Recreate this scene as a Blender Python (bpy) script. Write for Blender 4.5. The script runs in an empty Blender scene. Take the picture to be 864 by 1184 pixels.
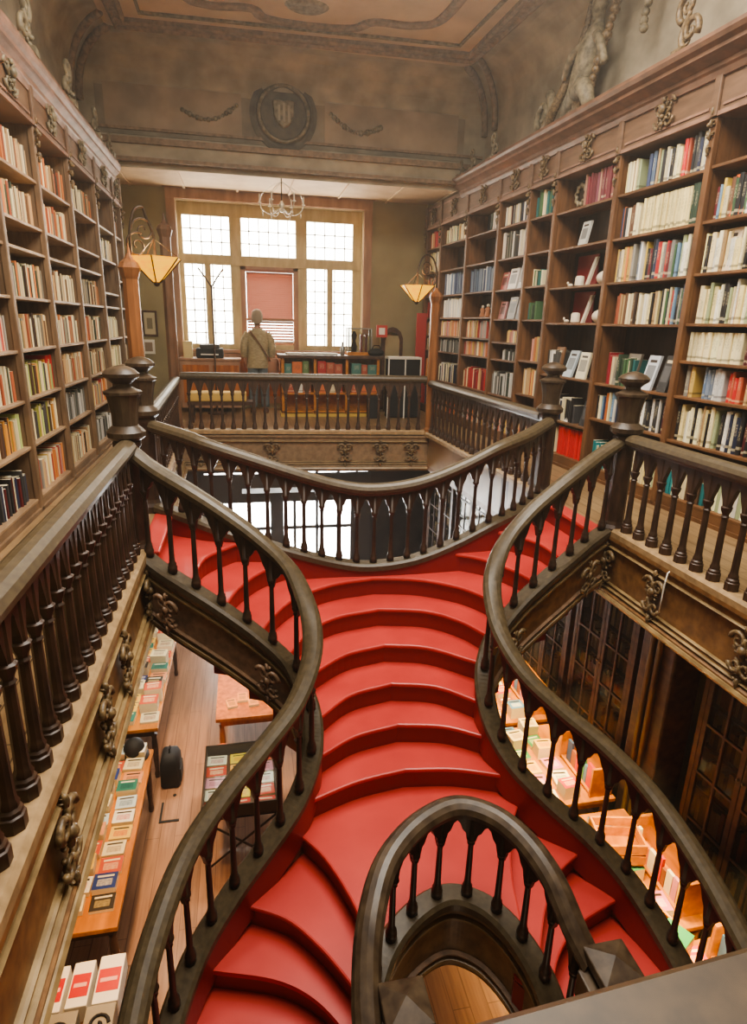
import bpy, math, random
from mathutils import Vector, Matrix
random.seed(7)
C = bpy.context.scene.collection
PI = math.pi

# ------------------------------------------------------------------ colours / materials
def lin(c):
    return tuple(((x/255)/12.92 if x/255 <= .04045 else ((x/255+.055)/1.055)**2.4) for x in c[:3]) + (1.0,)

def new_mat(name):
    m = bpy.data.materials.new(name); m.use_nodes = True
    nt = m.node_tree; b = nt.nodes['Principled BSDF']
    return m, nt, b

def ramp_mat(name, c1, c2, scale=(3, 3, 3), rough=.45, detail=4, bump=0.0, noise=3.0, coat=0.0, metallic=0.0, lo=.35, hi=.68, third=None):
    m, nt, b = new_mat(name)
    tc = nt.nodes.new('ShaderNodeTexCoord'); mp = nt.nodes.new('ShaderNodeMapping')
    mp.inputs['Scale'].default_value = scale
    n = nt.nodes.new('ShaderNodeTexNoise'); n.inputs['Scale'].default_value = noise; n.inputs['Detail'].default_value = detail
    r = nt.nodes.new('ShaderNodeValToRGB')
    r.color_ramp.elements[0].position = lo; r.color_ramp.elements[1].position = hi
    r.color_ramp.elements[0].color = lin(c2); r.color_ramp.elements[1].color = lin(c1)
    if third:
        e = r.color_ramp.elements.new(min(.99, hi+.12)); e.color = lin(third)
    nt.links.new(tc.outputs['Object'], mp.inputs['Vector']); nt.links.new(mp.outputs['Vector'], n.inputs['Vector'])
    nt.links.new(n.outputs['Fac'], r.inputs['Fac']); nt.links.new(r.outputs['Color'], b.inputs['Base Color'])
    b.inputs['Roughness'].default_value = rough; b.inputs['Coat Weight'].default_value = coat; b.inputs['Metallic'].default_value = metallic
    if bump:
        bp = nt.nodes.new('ShaderNodeBump'); bp.inputs['Strength'].default_value = bump; bp.inputs['Distance'].default_value = .01
        nt.links.new(n.outputs['Fac'], bp.inputs['Height']); nt.links.new(bp.outputs['Normal'], b.inputs['Normal'])
    return m

def plain(name, c, rough=.5, metallic=0, emit=0, coat=0):
    m, nt, b = new_mat(name)
    b.inputs['Base Color'].default_value = lin(c); b.inputs['Roughness'].default_value = rough; b.inputs['Metallic'].default_value = metallic
    b.inputs['Coat Weight'].default_value = coat
    if emit:
        b.inputs['Emission Color'].default_value = lin(c); b.inputs['Emission Strength'].default_value = emit
    return m

def plank_mat(name, c1, c2, c3, width=.14, axis='X', rough=.35, coat=.0):
    """floor boards: Brick texture gives board joints, stretched noise the grain"""
    m, nt, b = new_mat(name)
    tc = nt.nodes.new('ShaderNodeTexCoord'); mp = nt.nodes.new('ShaderNodeMapping')
    if axis == 'Y': mp.inputs['Rotation'].default_value = (0, 0, PI/2)
    br = nt.nodes.new('ShaderNodeTexBrick'); br.inputs['Scale'].default_value = 1
    br.inputs['Brick Width'].default_value = 2.4; br.inputs['Row Height'].default_value = width; br.inputs['Mortar Size'].default_value = .004
    br.inputs['Color1'].default_value = lin(c1); br.inputs['Color2'].default_value = lin(c2); br.inputs['Mortar'].default_value = lin(c3)
    mp2 = nt.nodes.new('ShaderNodeMapping'); mp2.inputs['Scale'].default_value = (14, .8, 1) if axis == 'Y' else (.8, 14, 1)
    n = nt.nodes.new('ShaderNodeTexNoise'); n.inputs['Scale'].default_value = 2; n.inputs['Detail'].default_value = 5
    mx = nt.nodes.new('ShaderNodeMix'); mx.data_type = 'RGBA'; mx.blend_type = 'MULTIPLY'; mx.inputs['Factor'].default_value = .7
    rp = nt.nodes.new('ShaderNodeValToRGB'); rp.color_ramp.elements[0].position = .3; rp.color_ramp.elements[1].position = .7
    rp.color_ramp.elements[0].color = (.45, .42, .4, 1); rp.color_ramp.elements[1].color = (1, 1, 1, 1)
    L = nt.links.new
    L(tc.outputs['Object'], mp.inputs['Vector']); L(mp.outputs['Vector'], br.inputs['Vector'])
    L(tc.outputs['Object'], mp2.inputs['Vector']); L(mp2.outputs['Vector'], n.inputs['Vector']); L(n.outputs['Fac'], rp.inputs['Fac'])
    L(br.outputs['Color'], mx.inputs['A']); L(rp.outputs['Color'], mx.inputs['B']); L(mx.outputs['Result'], b.inputs['Base Color'])
    b.inputs['Roughness'].default_value = rough; b.inputs['Coat Weight'].default_value = coat
    return m

def book_mat(name, source):
    """cover colour from the object colour or the mesh colour; spine bands and a title block from generated coordinates"""
    m, nt, b = new_mat(name); L = nt.links.new; N = nt.nodes.new
    if source == 'object':
        oi = N('ShaderNodeObjectInfo'); col = oi.outputs['Color']; rnd = oi.outputs['Random']
        tc = N('ShaderNodeTexCoord'); sp = N('ShaderNodeSeparateXYZ'); L(tc.outputs['Generated'], sp.inputs['Vector'])
        # two thin bands whose height follows the object's random number
        def band(centre_node, half):
            s = N('ShaderNodeMath'); s.operation = 'SUBTRACT'; L(sp.outputs['Z'], s.inputs[0]); L(centre_node, s.inputs[1])
            a = N('ShaderNodeMath'); a.operation = 'ABSOLUTE'; L(s.outputs[0], a.inputs[0])
            t = N('ShaderNodeMath'); t.operation = 'LESS_THAN'; L(a.outputs[0], t.inputs[0]); t.inputs[1].default_value = half
            return t.outputs[0]
        def lerp(a0, a1):
            mr = N('ShaderNodeMapRange'); mr.inputs['To Min'].default_value = a0; mr.inputs['To Max'].default_value = a1; L(rnd, mr.inputs['Value']); return mr.outputs['Result']
        title = band(lerp(.72, .5), .17); logo = band(lerp(.1, .16), .035)
        # lettering inside the title block: wavy streaks
        w = N('ShaderNodeTexNoise'); mp = N('ShaderNodeMapping'); mp.inputs['Scale'].default_value = (5, 1, 30); L(tc.outputs['Generated'], mp.inputs['Vector']); L(mp.outputs['Vector'], w.inputs['Vector']); w.inputs['Scale'].default_value = 1.2
        g = N('ShaderNodeMath'); g.operation = 'GREATER_THAN'; L(w.outputs['Fac'], g.inputs[0]); g.inputs[1].default_value = .53
        xm = N('ShaderNodeMath'); xm.operation = 'SUBTRACT'; L(sp.outputs['X'], xm.inputs[0]); xm.inputs[1].default_value = .5
        xa = N('ShaderNodeMath'); xa.operation = 'ABSOLUTE'; L(xm.outputs[0], xa.inputs[0])
        xl = N('ShaderNodeMath'); xl.operation = 'LESS_THAN'; L(xa.outputs[0], xl.inputs[0]); xl.inputs[1].default_value = .27
        t2 = N('ShaderNodeMath'); t2.operation = 'MULTIPLY'; L(title, t2.inputs[0]); L(g.outputs[0], t2.inputs[1])
        t3 = N('ShaderNodeMath'); t3.operation = 'MULTIPLY'; L(t2.outputs[0], t3.inputs[0]); L(xl.outputs[0], t3.inputs[1])
        l3 = N('ShaderNodeMath'); l3.operation = 'MAXIMUM'; L(t3.outputs[0], l3.inputs[0]); L(logo, l3.inputs[1])
        f = N('ShaderNodeMath'); f.operation = 'MULTIPLY'; L(l3.outputs[0], f.inputs[0]); f.inputs[1].default_value = .55
        # ink: dark on light covers, light on dark covers
        bw = N('ShaderNodeRGBToBW'); L(col, bw.inputs['Color'])
        lt = N('ShaderNodeMath'); lt.operation = 'LESS_THAN'; L(bw.outputs['Val'], lt.inputs[0]); lt.inputs[1].default_value = .25
        ink = N('ShaderNodeMix'); ink.data_type = 'RGBA'; ink.inputs['A'].default_value = lin((50, 40, 35)); ink.inputs['B'].default_value = lin((215, 200, 160)); L(lt.outputs[0], ink.inputs['Factor'])
        mx = N('ShaderNodeMix'); mx.data_type = 'RGBA'; L(f.outputs[0], mx.inputs['Factor']); L(col, mx.inputs['A']); L(ink.outputs['Result'], mx.inputs['B'])
        L(mx.outputs['Result'], b.inputs['Base Color'])
    else:
        at = N('ShaderNodeAttribute'); at.attribute_name = 'Col'; L(at.outputs['Color'], b.inputs['Base Color'])
    b.inputs['Roughness'].default_value = .5
    return m

M = {}
M['rail'] = ramp_mat('handrail wood', (92, 78, 56), (74, 62, 44), (4, 4, 4), .42, noise=7, detail=6, third=(112, 96, 70))
M['ledge'] = ramp_mat('worn ledge wood', (172, 142, 102), (140, 114, 80), (3, 3, 3), .5, noise=5)
M['dark'] = ramp_mat('dark turned wood', (82, 58, 42), (52, 36, 26), (3, 3, 1), .42, noise=6)
M['newel'] = ramp_mat('newel wood', (88, 72, 54), (58, 44, 32), (3, 3, 1), .4, noise=5)
M['case'] = ramp_mat('bookcase wood', (128, 88, 54), (98, 66, 40), (6, 1, 1), .5, noise=3)
M['caseL'] = ramp_mat('bookcase wood, left', (140, 112, 84), (110, 86, 64), (6, 1, 1), .5, noise=3)  # paler than the right bookcases: haze put into the wood colour
M['shelfL'] = ramp_mat('left shelf edge', (172, 142, 110), (142, 114, 86), (6, 1, 1), .5, noise=3)  # light catching the left shelf fronts, put into their colour
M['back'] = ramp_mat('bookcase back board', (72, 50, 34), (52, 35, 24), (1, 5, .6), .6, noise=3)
M['frieze'] = ramp_mat('frieze wood', (128, 98, 74), (104, 78, 58), (1, 1, 5), .5, noise=3)
M['cornice'] = ramp_mat('cornice wood', (160, 122, 100), (126, 94, 76), (2, 2, 2), .5, noise=3)  # left cornice stays paler than the right one, its haze in the colour
M['fascia'] = ramp_mat('fascia burr wood', (144, 104, 62), (108, 74, 42), (2, 2, 2), .42, noise=7, detail=8)
M['fasciaL'] = ramp_mat('stringer dark panel', (150, 118, 92), (112, 88, 68), (2, 2, 2), .42, noise=7, detail=8)
M['mould'] = ramp_mat('gilded brown moulding', (160, 134, 92), (120, 98, 64), (2, 2, 2), .38, noise=4)
M['gold'] = ramp_mat('carved gilt ornament', (140, 116, 80), (84, 66, 44), (9, 9, 9), .45, noise=4, bump=.3)
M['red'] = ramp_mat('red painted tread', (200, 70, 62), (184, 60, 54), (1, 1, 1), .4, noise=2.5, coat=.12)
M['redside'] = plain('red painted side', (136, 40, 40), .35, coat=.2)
M['gfloor'] = plank_mat('gallery boards', (168, 138, 100), (156, 126, 90), (90, 70, 50), .16, 'Y', .34)
M['floor'] = plank_mat('ground floor boards', (172, 130, 102), (162, 122, 94), (126, 92, 70), .16, 'Y', .28, .2)
M['plaster'] = ramp_mat('olive plaster', (160, 148, 112), (148, 136, 102), (1, 1, 1), .8, noise=2)
M['ceil'] = ramp_mat('painted ceiling', (208, 184, 154), (180, 158, 130), (1, 1, 1), .8, noise=1.6, detail=6, third=(214, 180, 150))
M['cove'] = ramp_mat('painted cove', (178, 164, 140), (138, 128, 108), (1, 1, 1.2), .8, noise=2.2, detail=6, third=(192, 156, 126))
M['border'] = ramp_mat('ceiling border', (150, 124, 98), (112, 94, 74), (5, 5, 5), .7, noise=3, detail=5)
M['stucco'] = ramp_mat('stucco grey gold', (150, 136, 108), (96, 86, 66), (5, 5, 5), .6, noise=3, bump=.2)
M['iron'] = plain('dark iron', (62, 48, 36), .45, .6)
M['casing'] = ramp_mat('window casing wood', (172, 132, 102), (148, 108, 82), (3, 3, .6), .45, noise=3)
M['winframe'] = ramp_mat('pale window frame', (206, 186, 138), (186, 164, 116), (3, 3, .8), .5, noise=3)
M['blind'] = plain('terracotta blind slats', (158, 98, 74), .6)
M['colwood'] = ramp_mat('lamp-tinted column wood', (160, 106, 64), (122, 78, 46), (5, 5, .7), .35, noise=3)  # orange glow of the lamps put into the column colour
M['orange'] = ramp_mat('polished orange wood', (196, 118, 56), (150, 82, 38), (5, 5, .7), .3, noise=3, coat=.3)
M['tablewood'] = ramp_mat('honey table wood', (204, 134, 58), (168, 104, 42), (4, .8, 4), .35, noise=3)
M['darkwood'] = ramp_mat('dark table wood', (96, 66, 46), (64, 42, 30), (4, 1, 4), .4, noise=3)
M['pages'] = plain('book pages', (226, 212, 178), .8)
M['bookO'] = book_mat('book cover', 'object')
M['bookA'] = book_mat('book covers far', 'attr')
M['white'] = plain('white card', (236, 230, 216), .6)
M['black'] = plain('black cloth', (28, 26, 26), .7)
M['metal'] = plain('grey metal', (150, 148, 142), .35, .7)
M['skin'] = plain('skin', (176, 130, 104), .6)
M['hair'] = plain('grey hair', (150, 134, 112), .8)
M['shirt'] = ramp_mat('pale knitted top', (176, 160, 124), (150, 134, 100), (10, 10, 26), .85, noise=2)
M['trouser'] = plain('grey blue trousers', (96, 104, 106), .85)
M['shoe'] = plain('brown shoe', (100, 70, 52), .6)
M['stone'] = plain('pale plaster cast', (222, 208, 184), .7)
M['crimson'] = plain('crimson cloth cover', (138, 26, 38), .6)
M['glassrim'] = plain('polished crystal', (225, 215, 195), .15, .3)

def glass_mat(name, tint=(255, 255, 255), fac=.8, rough=.05):
    m, nt, b = new_mat(name); N = nt.nodes.new; L = nt.links.new
    tr = N('ShaderNodeBsdfTransparent'); tr.inputs['Color'].default_value = lin(tint)
    b.inputs['Base Color'].default_value = lin((60, 55, 50)); b.inputs['Roughness'].default_value = rough
    mx = N('ShaderNodeMixShader'); mx.inputs['Fac'].default_value = 1-fac
    L(tr.outputs[0], mx.inputs[1]); L(b.outputs[0], mx.inputs[2]); L(mx.outputs[0], nt.nodes['Material Output'].inputs['Surface'])
    return m
M['cabglass'] = glass_mat('cabinet glass', (235, 228, 215), .72, .06)
def frost_mat():
    m, nt, b = new_mat('leaded window glass'); N = nt.nodes.new; L = nt.links.new
    tr = N('ShaderNodeBsdfTransparent'); tl = N('ShaderNodeBsdfTranslucent'); tl.inputs['Color'].default_value = lin((255, 252, 244))
    mx = N('ShaderNodeMixShader'); mx.inputs['Fac'].default_value = .5
    L(tr.outputs[0], mx.inputs[1]); L(tl.outputs[0], mx.inputs[2]); L(mx.outputs[0], nt.nodes['Material Output'].inputs['Surface'])
    return m
M['frost'] = frost_mat()
M['tableglass'] = glass_mat('clear table glass', (245, 250, 250), .8, .03)
def shade_mat():
    m, nt, b = new_mat('amber glass shade'); N = nt.nodes.new; L = nt.links.new
    tc = N('ShaderNodeTexCoord'); sp = N('ShaderNodeSeparateXYZ'); L(tc.outputs['Generated'], sp.inputs['Vector'])
    n = N('ShaderNodeTexNoise'); n.inputs['Scale'].default_value = 6; L(tc.outputs['Generated'], n.inputs['Vector'])
    r = N('ShaderNodeValToRGB'); r.color_ramp.elements[0].color = lin((255, 158, 0)); r.color_ramp.elements[1].color = lin((255, 206, 36))
    L(n.outputs['Fac'], r.inputs['Fac']); L(r.outputs['Color'], b.inputs['Base Color']); L(r.outputs['Color'], b.inputs['Emission Color'])
    b.inputs['Emission Strength'].default_value = 1.0; b.inputs['Roughness'].default_value = .3; b.inputs['Transmission Weight'].default_value = 0.0
    return m
M['shade'] = shade_mat()
M['bulb'] = plain('glowing bulb', (255, 235, 180), .3, 0, 14)

# ------------------------------------------------------------------ mesh builder
class MB:
    def __init__(s): s.v = []; s.f = []; s.m = []; s.c = []
    def add(s, vs, fs, mi=0):
        o = len(s.v); s.v += [tuple(v) for v in vs]
        for f in fs: s.f.append(tuple(i+o for i in f)); s.m.append(mi)
        return s
    def box(s, c, d, rz=0, mi=0):
        cx, cy, cz = c; hx, hy, hz = d[0]/2, d[1]/2, d[2]/2; ca, sa = math.cos(rz), math.sin(rz)
        vs = []
        for z in (-hz, hz):
            for x, y in ((-hx, -hy), (hx, -hy), (hx, hy), (-hx, hy)): vs.append((cx+x*ca-y*sa, cy+x*sa+y*ca, cz+z))
        return s.add(vs, [(3, 2, 1, 0), (4, 5, 6, 7), (0, 1, 5, 4), (1, 2, 6, 5), (2, 3, 7, 6), (3, 0, 4, 7)], mi)
    def bx(s, x0, x1, y0, y1, z0, z1, mi=0): return s.box(((x0+x1)/2, (y0+y1)/2, (z0+z1)/2), (abs(x1-x0), abs(y1-y0), abs(z1-z0)), 0, mi)
    def lathe(s, prof, c=(0, 0, 0), n=12, mi=0, rot0=0, sx=1, sy=1):
        vs = []; fs = []
        for r, z in prof:
            for i in range(n):
                a = rot0+2*PI*i/n; vs.append((c[0]+r*sx*math.cos(a), c[1]+r*sy*math.sin(a), c[2]+z))
        for k in range(len(prof)-1):
            for i in range(n): j = (i+1) % n; fs.append((k*n+i, k*n+j, (k+1)*n+j, (k+1)*n+i))
        fs.append(tuple(range(n-1, -1, -1))); fs.append(tuple((len(prof)-1)*n+i for i in range(n)))
        return s.add(vs, fs, mi)
    def loft(s, rings, mi=0, cap=True):
        n = len(rings[0]); vs = [p for r in rings for p in r]; fs = []
        for k in range(len(rings)-1):
            for i in range(n): j = (i+1) % n; fs.append((k*n+i, k*n+j, (k+1)*n+j, (k+1)*n+i))
        if cap: fs.append(tuple(range(n-1, -1, -1))); fs.append(tuple((len(rings)-1)*n+i for i in range(n)))
        return s.add(vs, fs, mi)
    def sweep(s, path, prof, mi=0, closed=False):
        """profile (lateral, up) swept along a path; lateral is to the LEFT of travel in plan"""
        n = len(path); rings = []
        for i, p in enumerate(path):
            a = path[i-1] if (i or closed) else p; b = path[(i+1) % n] if (i < n-1 or closed) else p
            tx, ty = b[0]-a[0], b[1]-a[1]; l = math.hypot(tx, ty) or 1; nx, ny = -ty/l, tx/l
            rings.append([(p[0]+nx*u, p[1]+ny*u, p[2]+w) for u, w in prof])
        if closed: rings.append(rings[0]); return s.loft(rings, mi, False)
        return s.loft(rings, mi)
    def tube(s, path, r, n=8, mi=0):
        rings = []; up = Vector((0, 0, 1)); rr = r if callable(r) else (lambda t: r)
        P = [Vector(p) for p in path]; pn = None
        for i, p in enumerate(P):
            t = (P[min(i+1, len(P)-1)]-P[max(i-1, 0)]).normalized()
            if pn is None:
                pn = t.cross(up) if abs(t.dot(up)) < .95 else t.cross(Vector((1, 0, 0)))
            pn = (pn-t*pn.dot(t)).normalized(); q = t.cross(pn); R = rr(i/max(1, len(P)-1))
            rings.append([tuple(p+pn*R*math.cos(2*PI*k/n)+q*R*math.sin(2*PI*k/n)) for k in range(n)])
        return s.loft(rings, mi)
    def prism(s, poly, z0, z1, mi=0):
        n = len(poly); vs = [(x, y, z0) for x, y in poly]+[(x, y, z1) for x, y in poly]
        fs = [tuple(range(n-1, -1, -1)), tuple(range(n, 2*n))]+[(i, (i+1) % n, (i+1) % n+n, i+n) for i in range(n)]
        return s.add(vs, fs, mi)
    def ball(s, c, r, n=8, k=5, mi=0):
        rx, ry, rz = r if isinstance(r, tuple) else (r, r, r)
        prof = []
        vs = [(c[0], c[1], c[2]-rz)]; fs = []
        for a in range(1, k):
            t = -PI/2+PI*a/k
            for i in range(n): vs.append((c[0]+rx*math.cos(t)*math.cos(2*PI*i/n), c[1]+ry*math.cos(t)*math.sin(2*PI*i/n), c[2]+rz*math.sin(t)))
        vs.append((c[0], c[1], c[2]+rz)); L = len(vs)-1
        for i in range(n): fs.append((0, 1+(i+1) % n, 1+i)); fs.append((L, L-n+i, L-n+(i+1) % n))
        for a in range(k-2):
            for i in range(n): j = (i+1) % n; fs.append((1+a*n+i, 1+a*n+j, 1+(a+1)*n+j, 1+(a+1)*n+i))
        return s.add(vs, fs, mi)
    def mesh(s, name, mats, smooth=False):
        me = bpy.data.meshes.new(name); me.from_pydata(s.v, [], s.f)
        if not isinstance(mats, (list, tuple)): mats = [mats]
        for m in mats: me.materials.append(m)
        if any(s.m): me.polygons.foreach_set('material_index', s.m)
        if smooth:
            me.polygons.foreach_set('use_smooth', [True]*len(me.polygons))
        me.update(); return me
    def build(s, name, mats, parent=None, smooth=False, bevel=0, angle=None):
        o = bpy.data.objects.new(name, s.mesh(name, mats, smooth)); C.objects.link(o)
        if smooth and angle:
            try: o.data.set_sharp_from_angle(angle=angle)
            except Exception: pass
        if parent is not None: attach(o, parent)
        if bevel:
            b = o.modifiers.new('bevel', 'BEVEL'); b.width = bevel; b.segments = 2; b.limit_method = 'ANGLE'; b.angle_limit = math.radians(40)
        return o

def wm(o):
    m = o.matrix_basis.copy()
    if o.parent: return wm(o.parent) @ o.matrix_parent_inverse @ m
    return m
def attach(o, parent):
    o.parent = parent; o.matrix_parent_inverse = wm(parent).inverted()
def tag(o, label, cat, group=None):
    o['label'] = label; o['category'] = cat
    if group: o['group'] = group
    return o
def thing(name, label, cat, loc=(0, 0, 0), rz=0, group=None):
    o = bpy.data.objects.new(name, None); o.empty_display_size = .1; C.objects.link(o)
    o.location = loc; o.rotation_euler = (0, 0, rz); tag(o, label, cat, group); return o
def struct(o): o['kind'] = 'structure'; return o
def inst(name, me, parent, loc, rz=0, sc=(1, 1, 1)):
    o = bpy.data.objects.new(name, me); C.objects.link(o); o.location = loc; o.rotation_euler = (0, 0, rz); o.scale = sc
    if parent is not None: attach(o, parent)
    return o
def copy_tree(o, parent=None):
    c = o.copy(); C.objects.link(c)
    if parent is not None: c.parent = parent
    for ch in list(o.children): copy_tree(ch, c)
    return c

def crom(P, seg=8):
    if len(P) < 3:
        a, b = P[0], P[-1]; return [tuple(a[k]+(b[k]-a[k])*i/seg for k in range(len(a))) for i in range(seg+1)]
    Q = [tuple(2*P[0][k]-P[1][k] for k in range(len(P[0])))]+list(P)+[tuple(2*P[-1][k]-P[-2][k] for k in range(len(P[0])))]
    out = []
    for i in range(1, len(Q)-2):
        for j in range(seg):
            t = j/seg; out.append(tuple(.5*((2*Q[i][k])+(-Q[i-1][k]+Q[i+1][k])*t+(2*Q[i-1][k]-5*Q[i][k]+4*Q[i+1][k]-Q[i+2][k])*t*t+(-Q[i-1][k]+3*Q[i][k]-3*Q[i+1][k]+Q[i+2][k])*t**3) for k in range(len(P[0]))))
    out.append(tuple(P[-1])); return out
class Path:
    def __init__(s, P): 
        s.P = P; s.L = [0]
        for a, b in zip(P, P[1:]): s.L.append(s.L[-1]+math.hypot(b[0]-a[0], b[1]-a[1]))
        s.len = s.L[-1]
    def at(s, l):
        l = max(0, min(s.len, l)); i = 0
        while i < len(s.L)-2 and s.L[i+1] < l: i += 1
        a, b = s.P[i], s.P[i+1]; t = (l-s.L[i])/((s.L[i+1]-s.L[i]) or 1)
        return tuple(a[k]+(b[k]-a[k])*t for k in range(3)), math.atan2(b[1]-a[1], b[0]-a[0])
    def resample(s, n): return [s.at(s.len*i/n)[0] for i in range(n+1)]

# ------------------------------------------------------------------ camera (solved from the photograph's vanishing points)
yaw, pitch, roll, F, EYE = -.2115, -.2958, .0266, 709.05, 1.7
def rotm():
    cx, sx, cy, sy, cz, sz = math.cos(pitch), math.sin(pitch), math.cos(yaw), math.sin(yaw), math.cos(roll), math.sin(roll)
    return Matrix(((cy, -sy, 0), (sy, cy, 0), (0, 0, 1))) @ Matrix(((1, 0, 0), (0, cx, -sx), (0, sx, cx))) @ Matrix(((1, 0, 0), (0, 0, -1), (0, 1, 0))) @ Matrix(((cz, -sz, 0), (sz, cz, 0), (0, 0, 1)))
RM = rotm()
cam = bpy.data.cameras.new('camera'); camo = bpy.data.objects.new('camera', cam); C.objects.link(camo)
cam.sensor_fit = 'HORIZONTAL'; cam.sensor_width = 36; cam.lens = F*36/864; cam.clip_start = .05
camo.matrix_world = Matrix.Translation((0, 0, EYE)) @ RM.to_4x4()
bpy.context.scene.camera = camo
RT = RM.transposed()
def proj(p):
    v = RT @ (Vector(p)-Vector((0, 0, EYE)))
    if v.z > -.1: return None
    return (432+F*v.x/-v.z, 592-F*v.y/-v.z, -v.z)

# ------------------------------------------------------------------ plan of the room (metres, z=0 is the gallery floor)
GZ = -4.0
LX = -1.86                                            # face of the left bookcases
def RX(y): return 4.15-.0577*(y-4.9)                  # face of the right bookcases
RANG = math.atan2(1, -.0577)                          # direction of travel along the right wall
LE = lambda y: -.80-.022*max(0, y-4.6)                # left gallery edge
RE = lambda y: 3.15-.043*max(0, y-4.6)                # right gallery edge
YF = 9.75
def xc(y): return 1.13-.03*(5-y)

# ------------------------------------------------------------------ railings
HAND = [(-.062, -.02), (-.07, .012), (-.055, .04), (-.03, .058), (0, .064), (.03, .058), (.055, .04), (.07, .012), (.062, -.02), (.036, -.034), (.03, -.05), (-.03, -.05), (-.036, -.034)]
BASE = [(-.075, -.03), (-.075, .015), (-.055, .035), (.055, .035), (.075, .015), (.075, -.03)]
def baluster_mesh(h):
    """turned baluster: square foot, ring, slender tapering shaft, capital; one closed surface"""
    p = [(.034, 0), (.034, .05), (.028, .058), (.03, .07), (.022, .085), (.0195, .12), (.0165, h*.6), (.0165, h*.65), (.0165, h*.665), (.024, h*.675), (.0165, h*.685), (.02, h*.70), (.03, h*.725), (.032, h*.745), (.022, h*.755), (.02, h)]
    return MB().lathe(p, n=10).mesh('baluster', M['dark'], True)
def gallery_baluster_mesh(h):
    m = MB().lathe([(.05, 0), (.05, .055), (.043, .06), (.043, .075), (.034, .085), (.036, .1), (.029, .115), (.0265, .14), (.022, h*.60), (.022, h*.63), (.03, h*.645), (.022, h*.66), (.025, h*.68), (.036, h*.71), (.04, h*.74), (.027, h*.75), (.025, h)], n=8, rot0=PI/8)
    me = m.mesh('baluster', M['dark'], True)
    try: me.set_sharp_from_angle(angle=.6)
    except Exception: pass
    return me
BAL = {}
WIDE = [(-.10, -.05), (-.10, .035), (-.08, .06), (.08, .06), (.10, .035), (.10, -.05)]
def railing(name, label, pts, h=.86, step=.165, group=None, loc=None, base=True, ends=(.10, .10), mats=None, seg=8, arch=True, straight=False, prof=None, bs=1.0):
    mt = {'hand': M['rail'], 'dark': M['dark'], 'base': M['ledge'] if bs > 1 else M['rail']}
    if mats: mt.update(mats)
    dense = crom(pts, seg if not straight else 10); pa = Path(dense)
    root = thing(name, label, 'railing', loc or (pts[0][0], pts[0][1], pts[0][2]), 0, group)
    n = len(dense)
    MB().sweep([(p[0], p[1], p[2]+h-.064) for p in dense], prof or HAND).build('handrail', mt['hand'], root, smooth=True, angle=.3)
    if base: MB().sweep([(p[0], p[1], p[2]+.0) for p in dense], BASE).build('base_rail', mt['base'], root)
    hb = h-.114; zb = .035
    gal = bs > 1; key = (round(hb-zb, 3), gal); bs = bs/1.35 if gal else bs
    if key not in BAL: BAL[key] = gallery_baluster_mesh(key[0]) if gal else baluster_mesh(key[0])
    nb = max(2, int(round((pa.len-ends[0]-ends[1])/step))); L0, L1 = ends[0], pa.len-ends[1]
    pos = [L0+(L1-L0)*i/nb for i in range(nb+1)]
    for l in pos:
        p, a = pa.at(l); inst('baluster', BAL[key], root, (p[0], p[1], p[2]+zb), a, (bs, bs, 1))
    if arch:
        tr = MB(); K = 10; sp = zb+(hb-zb)*(.71 if gal else .69); ap = zb+(hb-zb)*.955
        cuts = [0]+pos+[pa.len]
        tops = []; lows = []
        for i, (a, b) in enumerate(zip(pos, pos[1:])):
            for k in range(K+1):
                if k == 0 and i: continue
                u = k/K; l = a+(b-a)*u; e = min(u, 1-u)
                e0 = .17 if gal else .14; e2 = max(0, (e-e0)/(.5-e0)); y = math.sqrt(max(0, 1-(1-e2*.5)**2))/.866 if e2 > 0 else 0
                cusp = .02*math.exp(-((e-.3)/.05)**2)
                p, an = pa.at(l); zl = sp+(ap-sp)*y-cusp if e2 > 0 else sp-.01
                tops.append((p, an, hb+.01)); lows.append((p, an, zl))
        vs = []; fs = []
        for (p, an, zt), (_, _, zl) in zip(tops, lows):
            nx, ny = -math.sin(an)*.016, math.cos(an)*.016
            vs += [(p[0]+nx, p[1]+ny, p[2]+zt), (p[0]+nx, p[1]+ny, p[2]+zl), (p[0]-nx, p[1]-ny, p[2]+zl), (p[0]-nx, p[1]-ny, p[2]+zt)]
        for i in range(len(tops)-1):
            for k in range(4): j = (k+1) % 4; fs.append((4*i+k, 4*i+j, 4*i+4+j, 4*i+4+k))
        fs += [(3, 2, 1, 0), tuple(4*(len(tops)-1)+k for k in range(4))]
        tr.add(vs, fs).build('arch_tracery', mt['dark'], root)
    return root

def urn_newel(x, y, label, zb=0.0, h=.86, base=True, group='turned newel posts'):
    r = thing('newel_post', label, 'newel post', (x, y, zb), 0, group)
    sh = MB().lathe([(.115, -.02), (.115, .06), (.095, .09), (.085, .12), (.085, h-.06), (.1, h-.03), (.1, h+.0)], (x, y, zb), 8, rot0=PI/8)
    sh.build('shaft', M['dark'], r)
    t = h
    ur = MB().lathe([(.085, t), (.1, t+.01), (.132, t+.035), (.135, t+.07), (.105, t+.1), (.088, t+.115), (.09, t+.19), (.104, t+.27), (.118, t+.325), (.132, t+.335), (.132, t+.352), (.1, t+.365), (.065, t+.385), (.062, t+.405), (.09, t+.43), (.122, t+.452), (.124, t+.475), (.1, t+.5), (.05, t+.522), (.015, t+.53)], (x, y, zb), 12)
    ur.build('urn_cap', M['newel'], r, smooth=True, angle=.5)
    return r
urn_newel(3.15, 4.6, 'turned newel post with urn top where the near right railing starts')
urn_newel(-.83, 4.62, 'front one of the two turned newel posts beside the left bookcases')
urn_newel(3.085, 5.85, 'turned newel post on the right between back stair rail and gallery railing')
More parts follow.
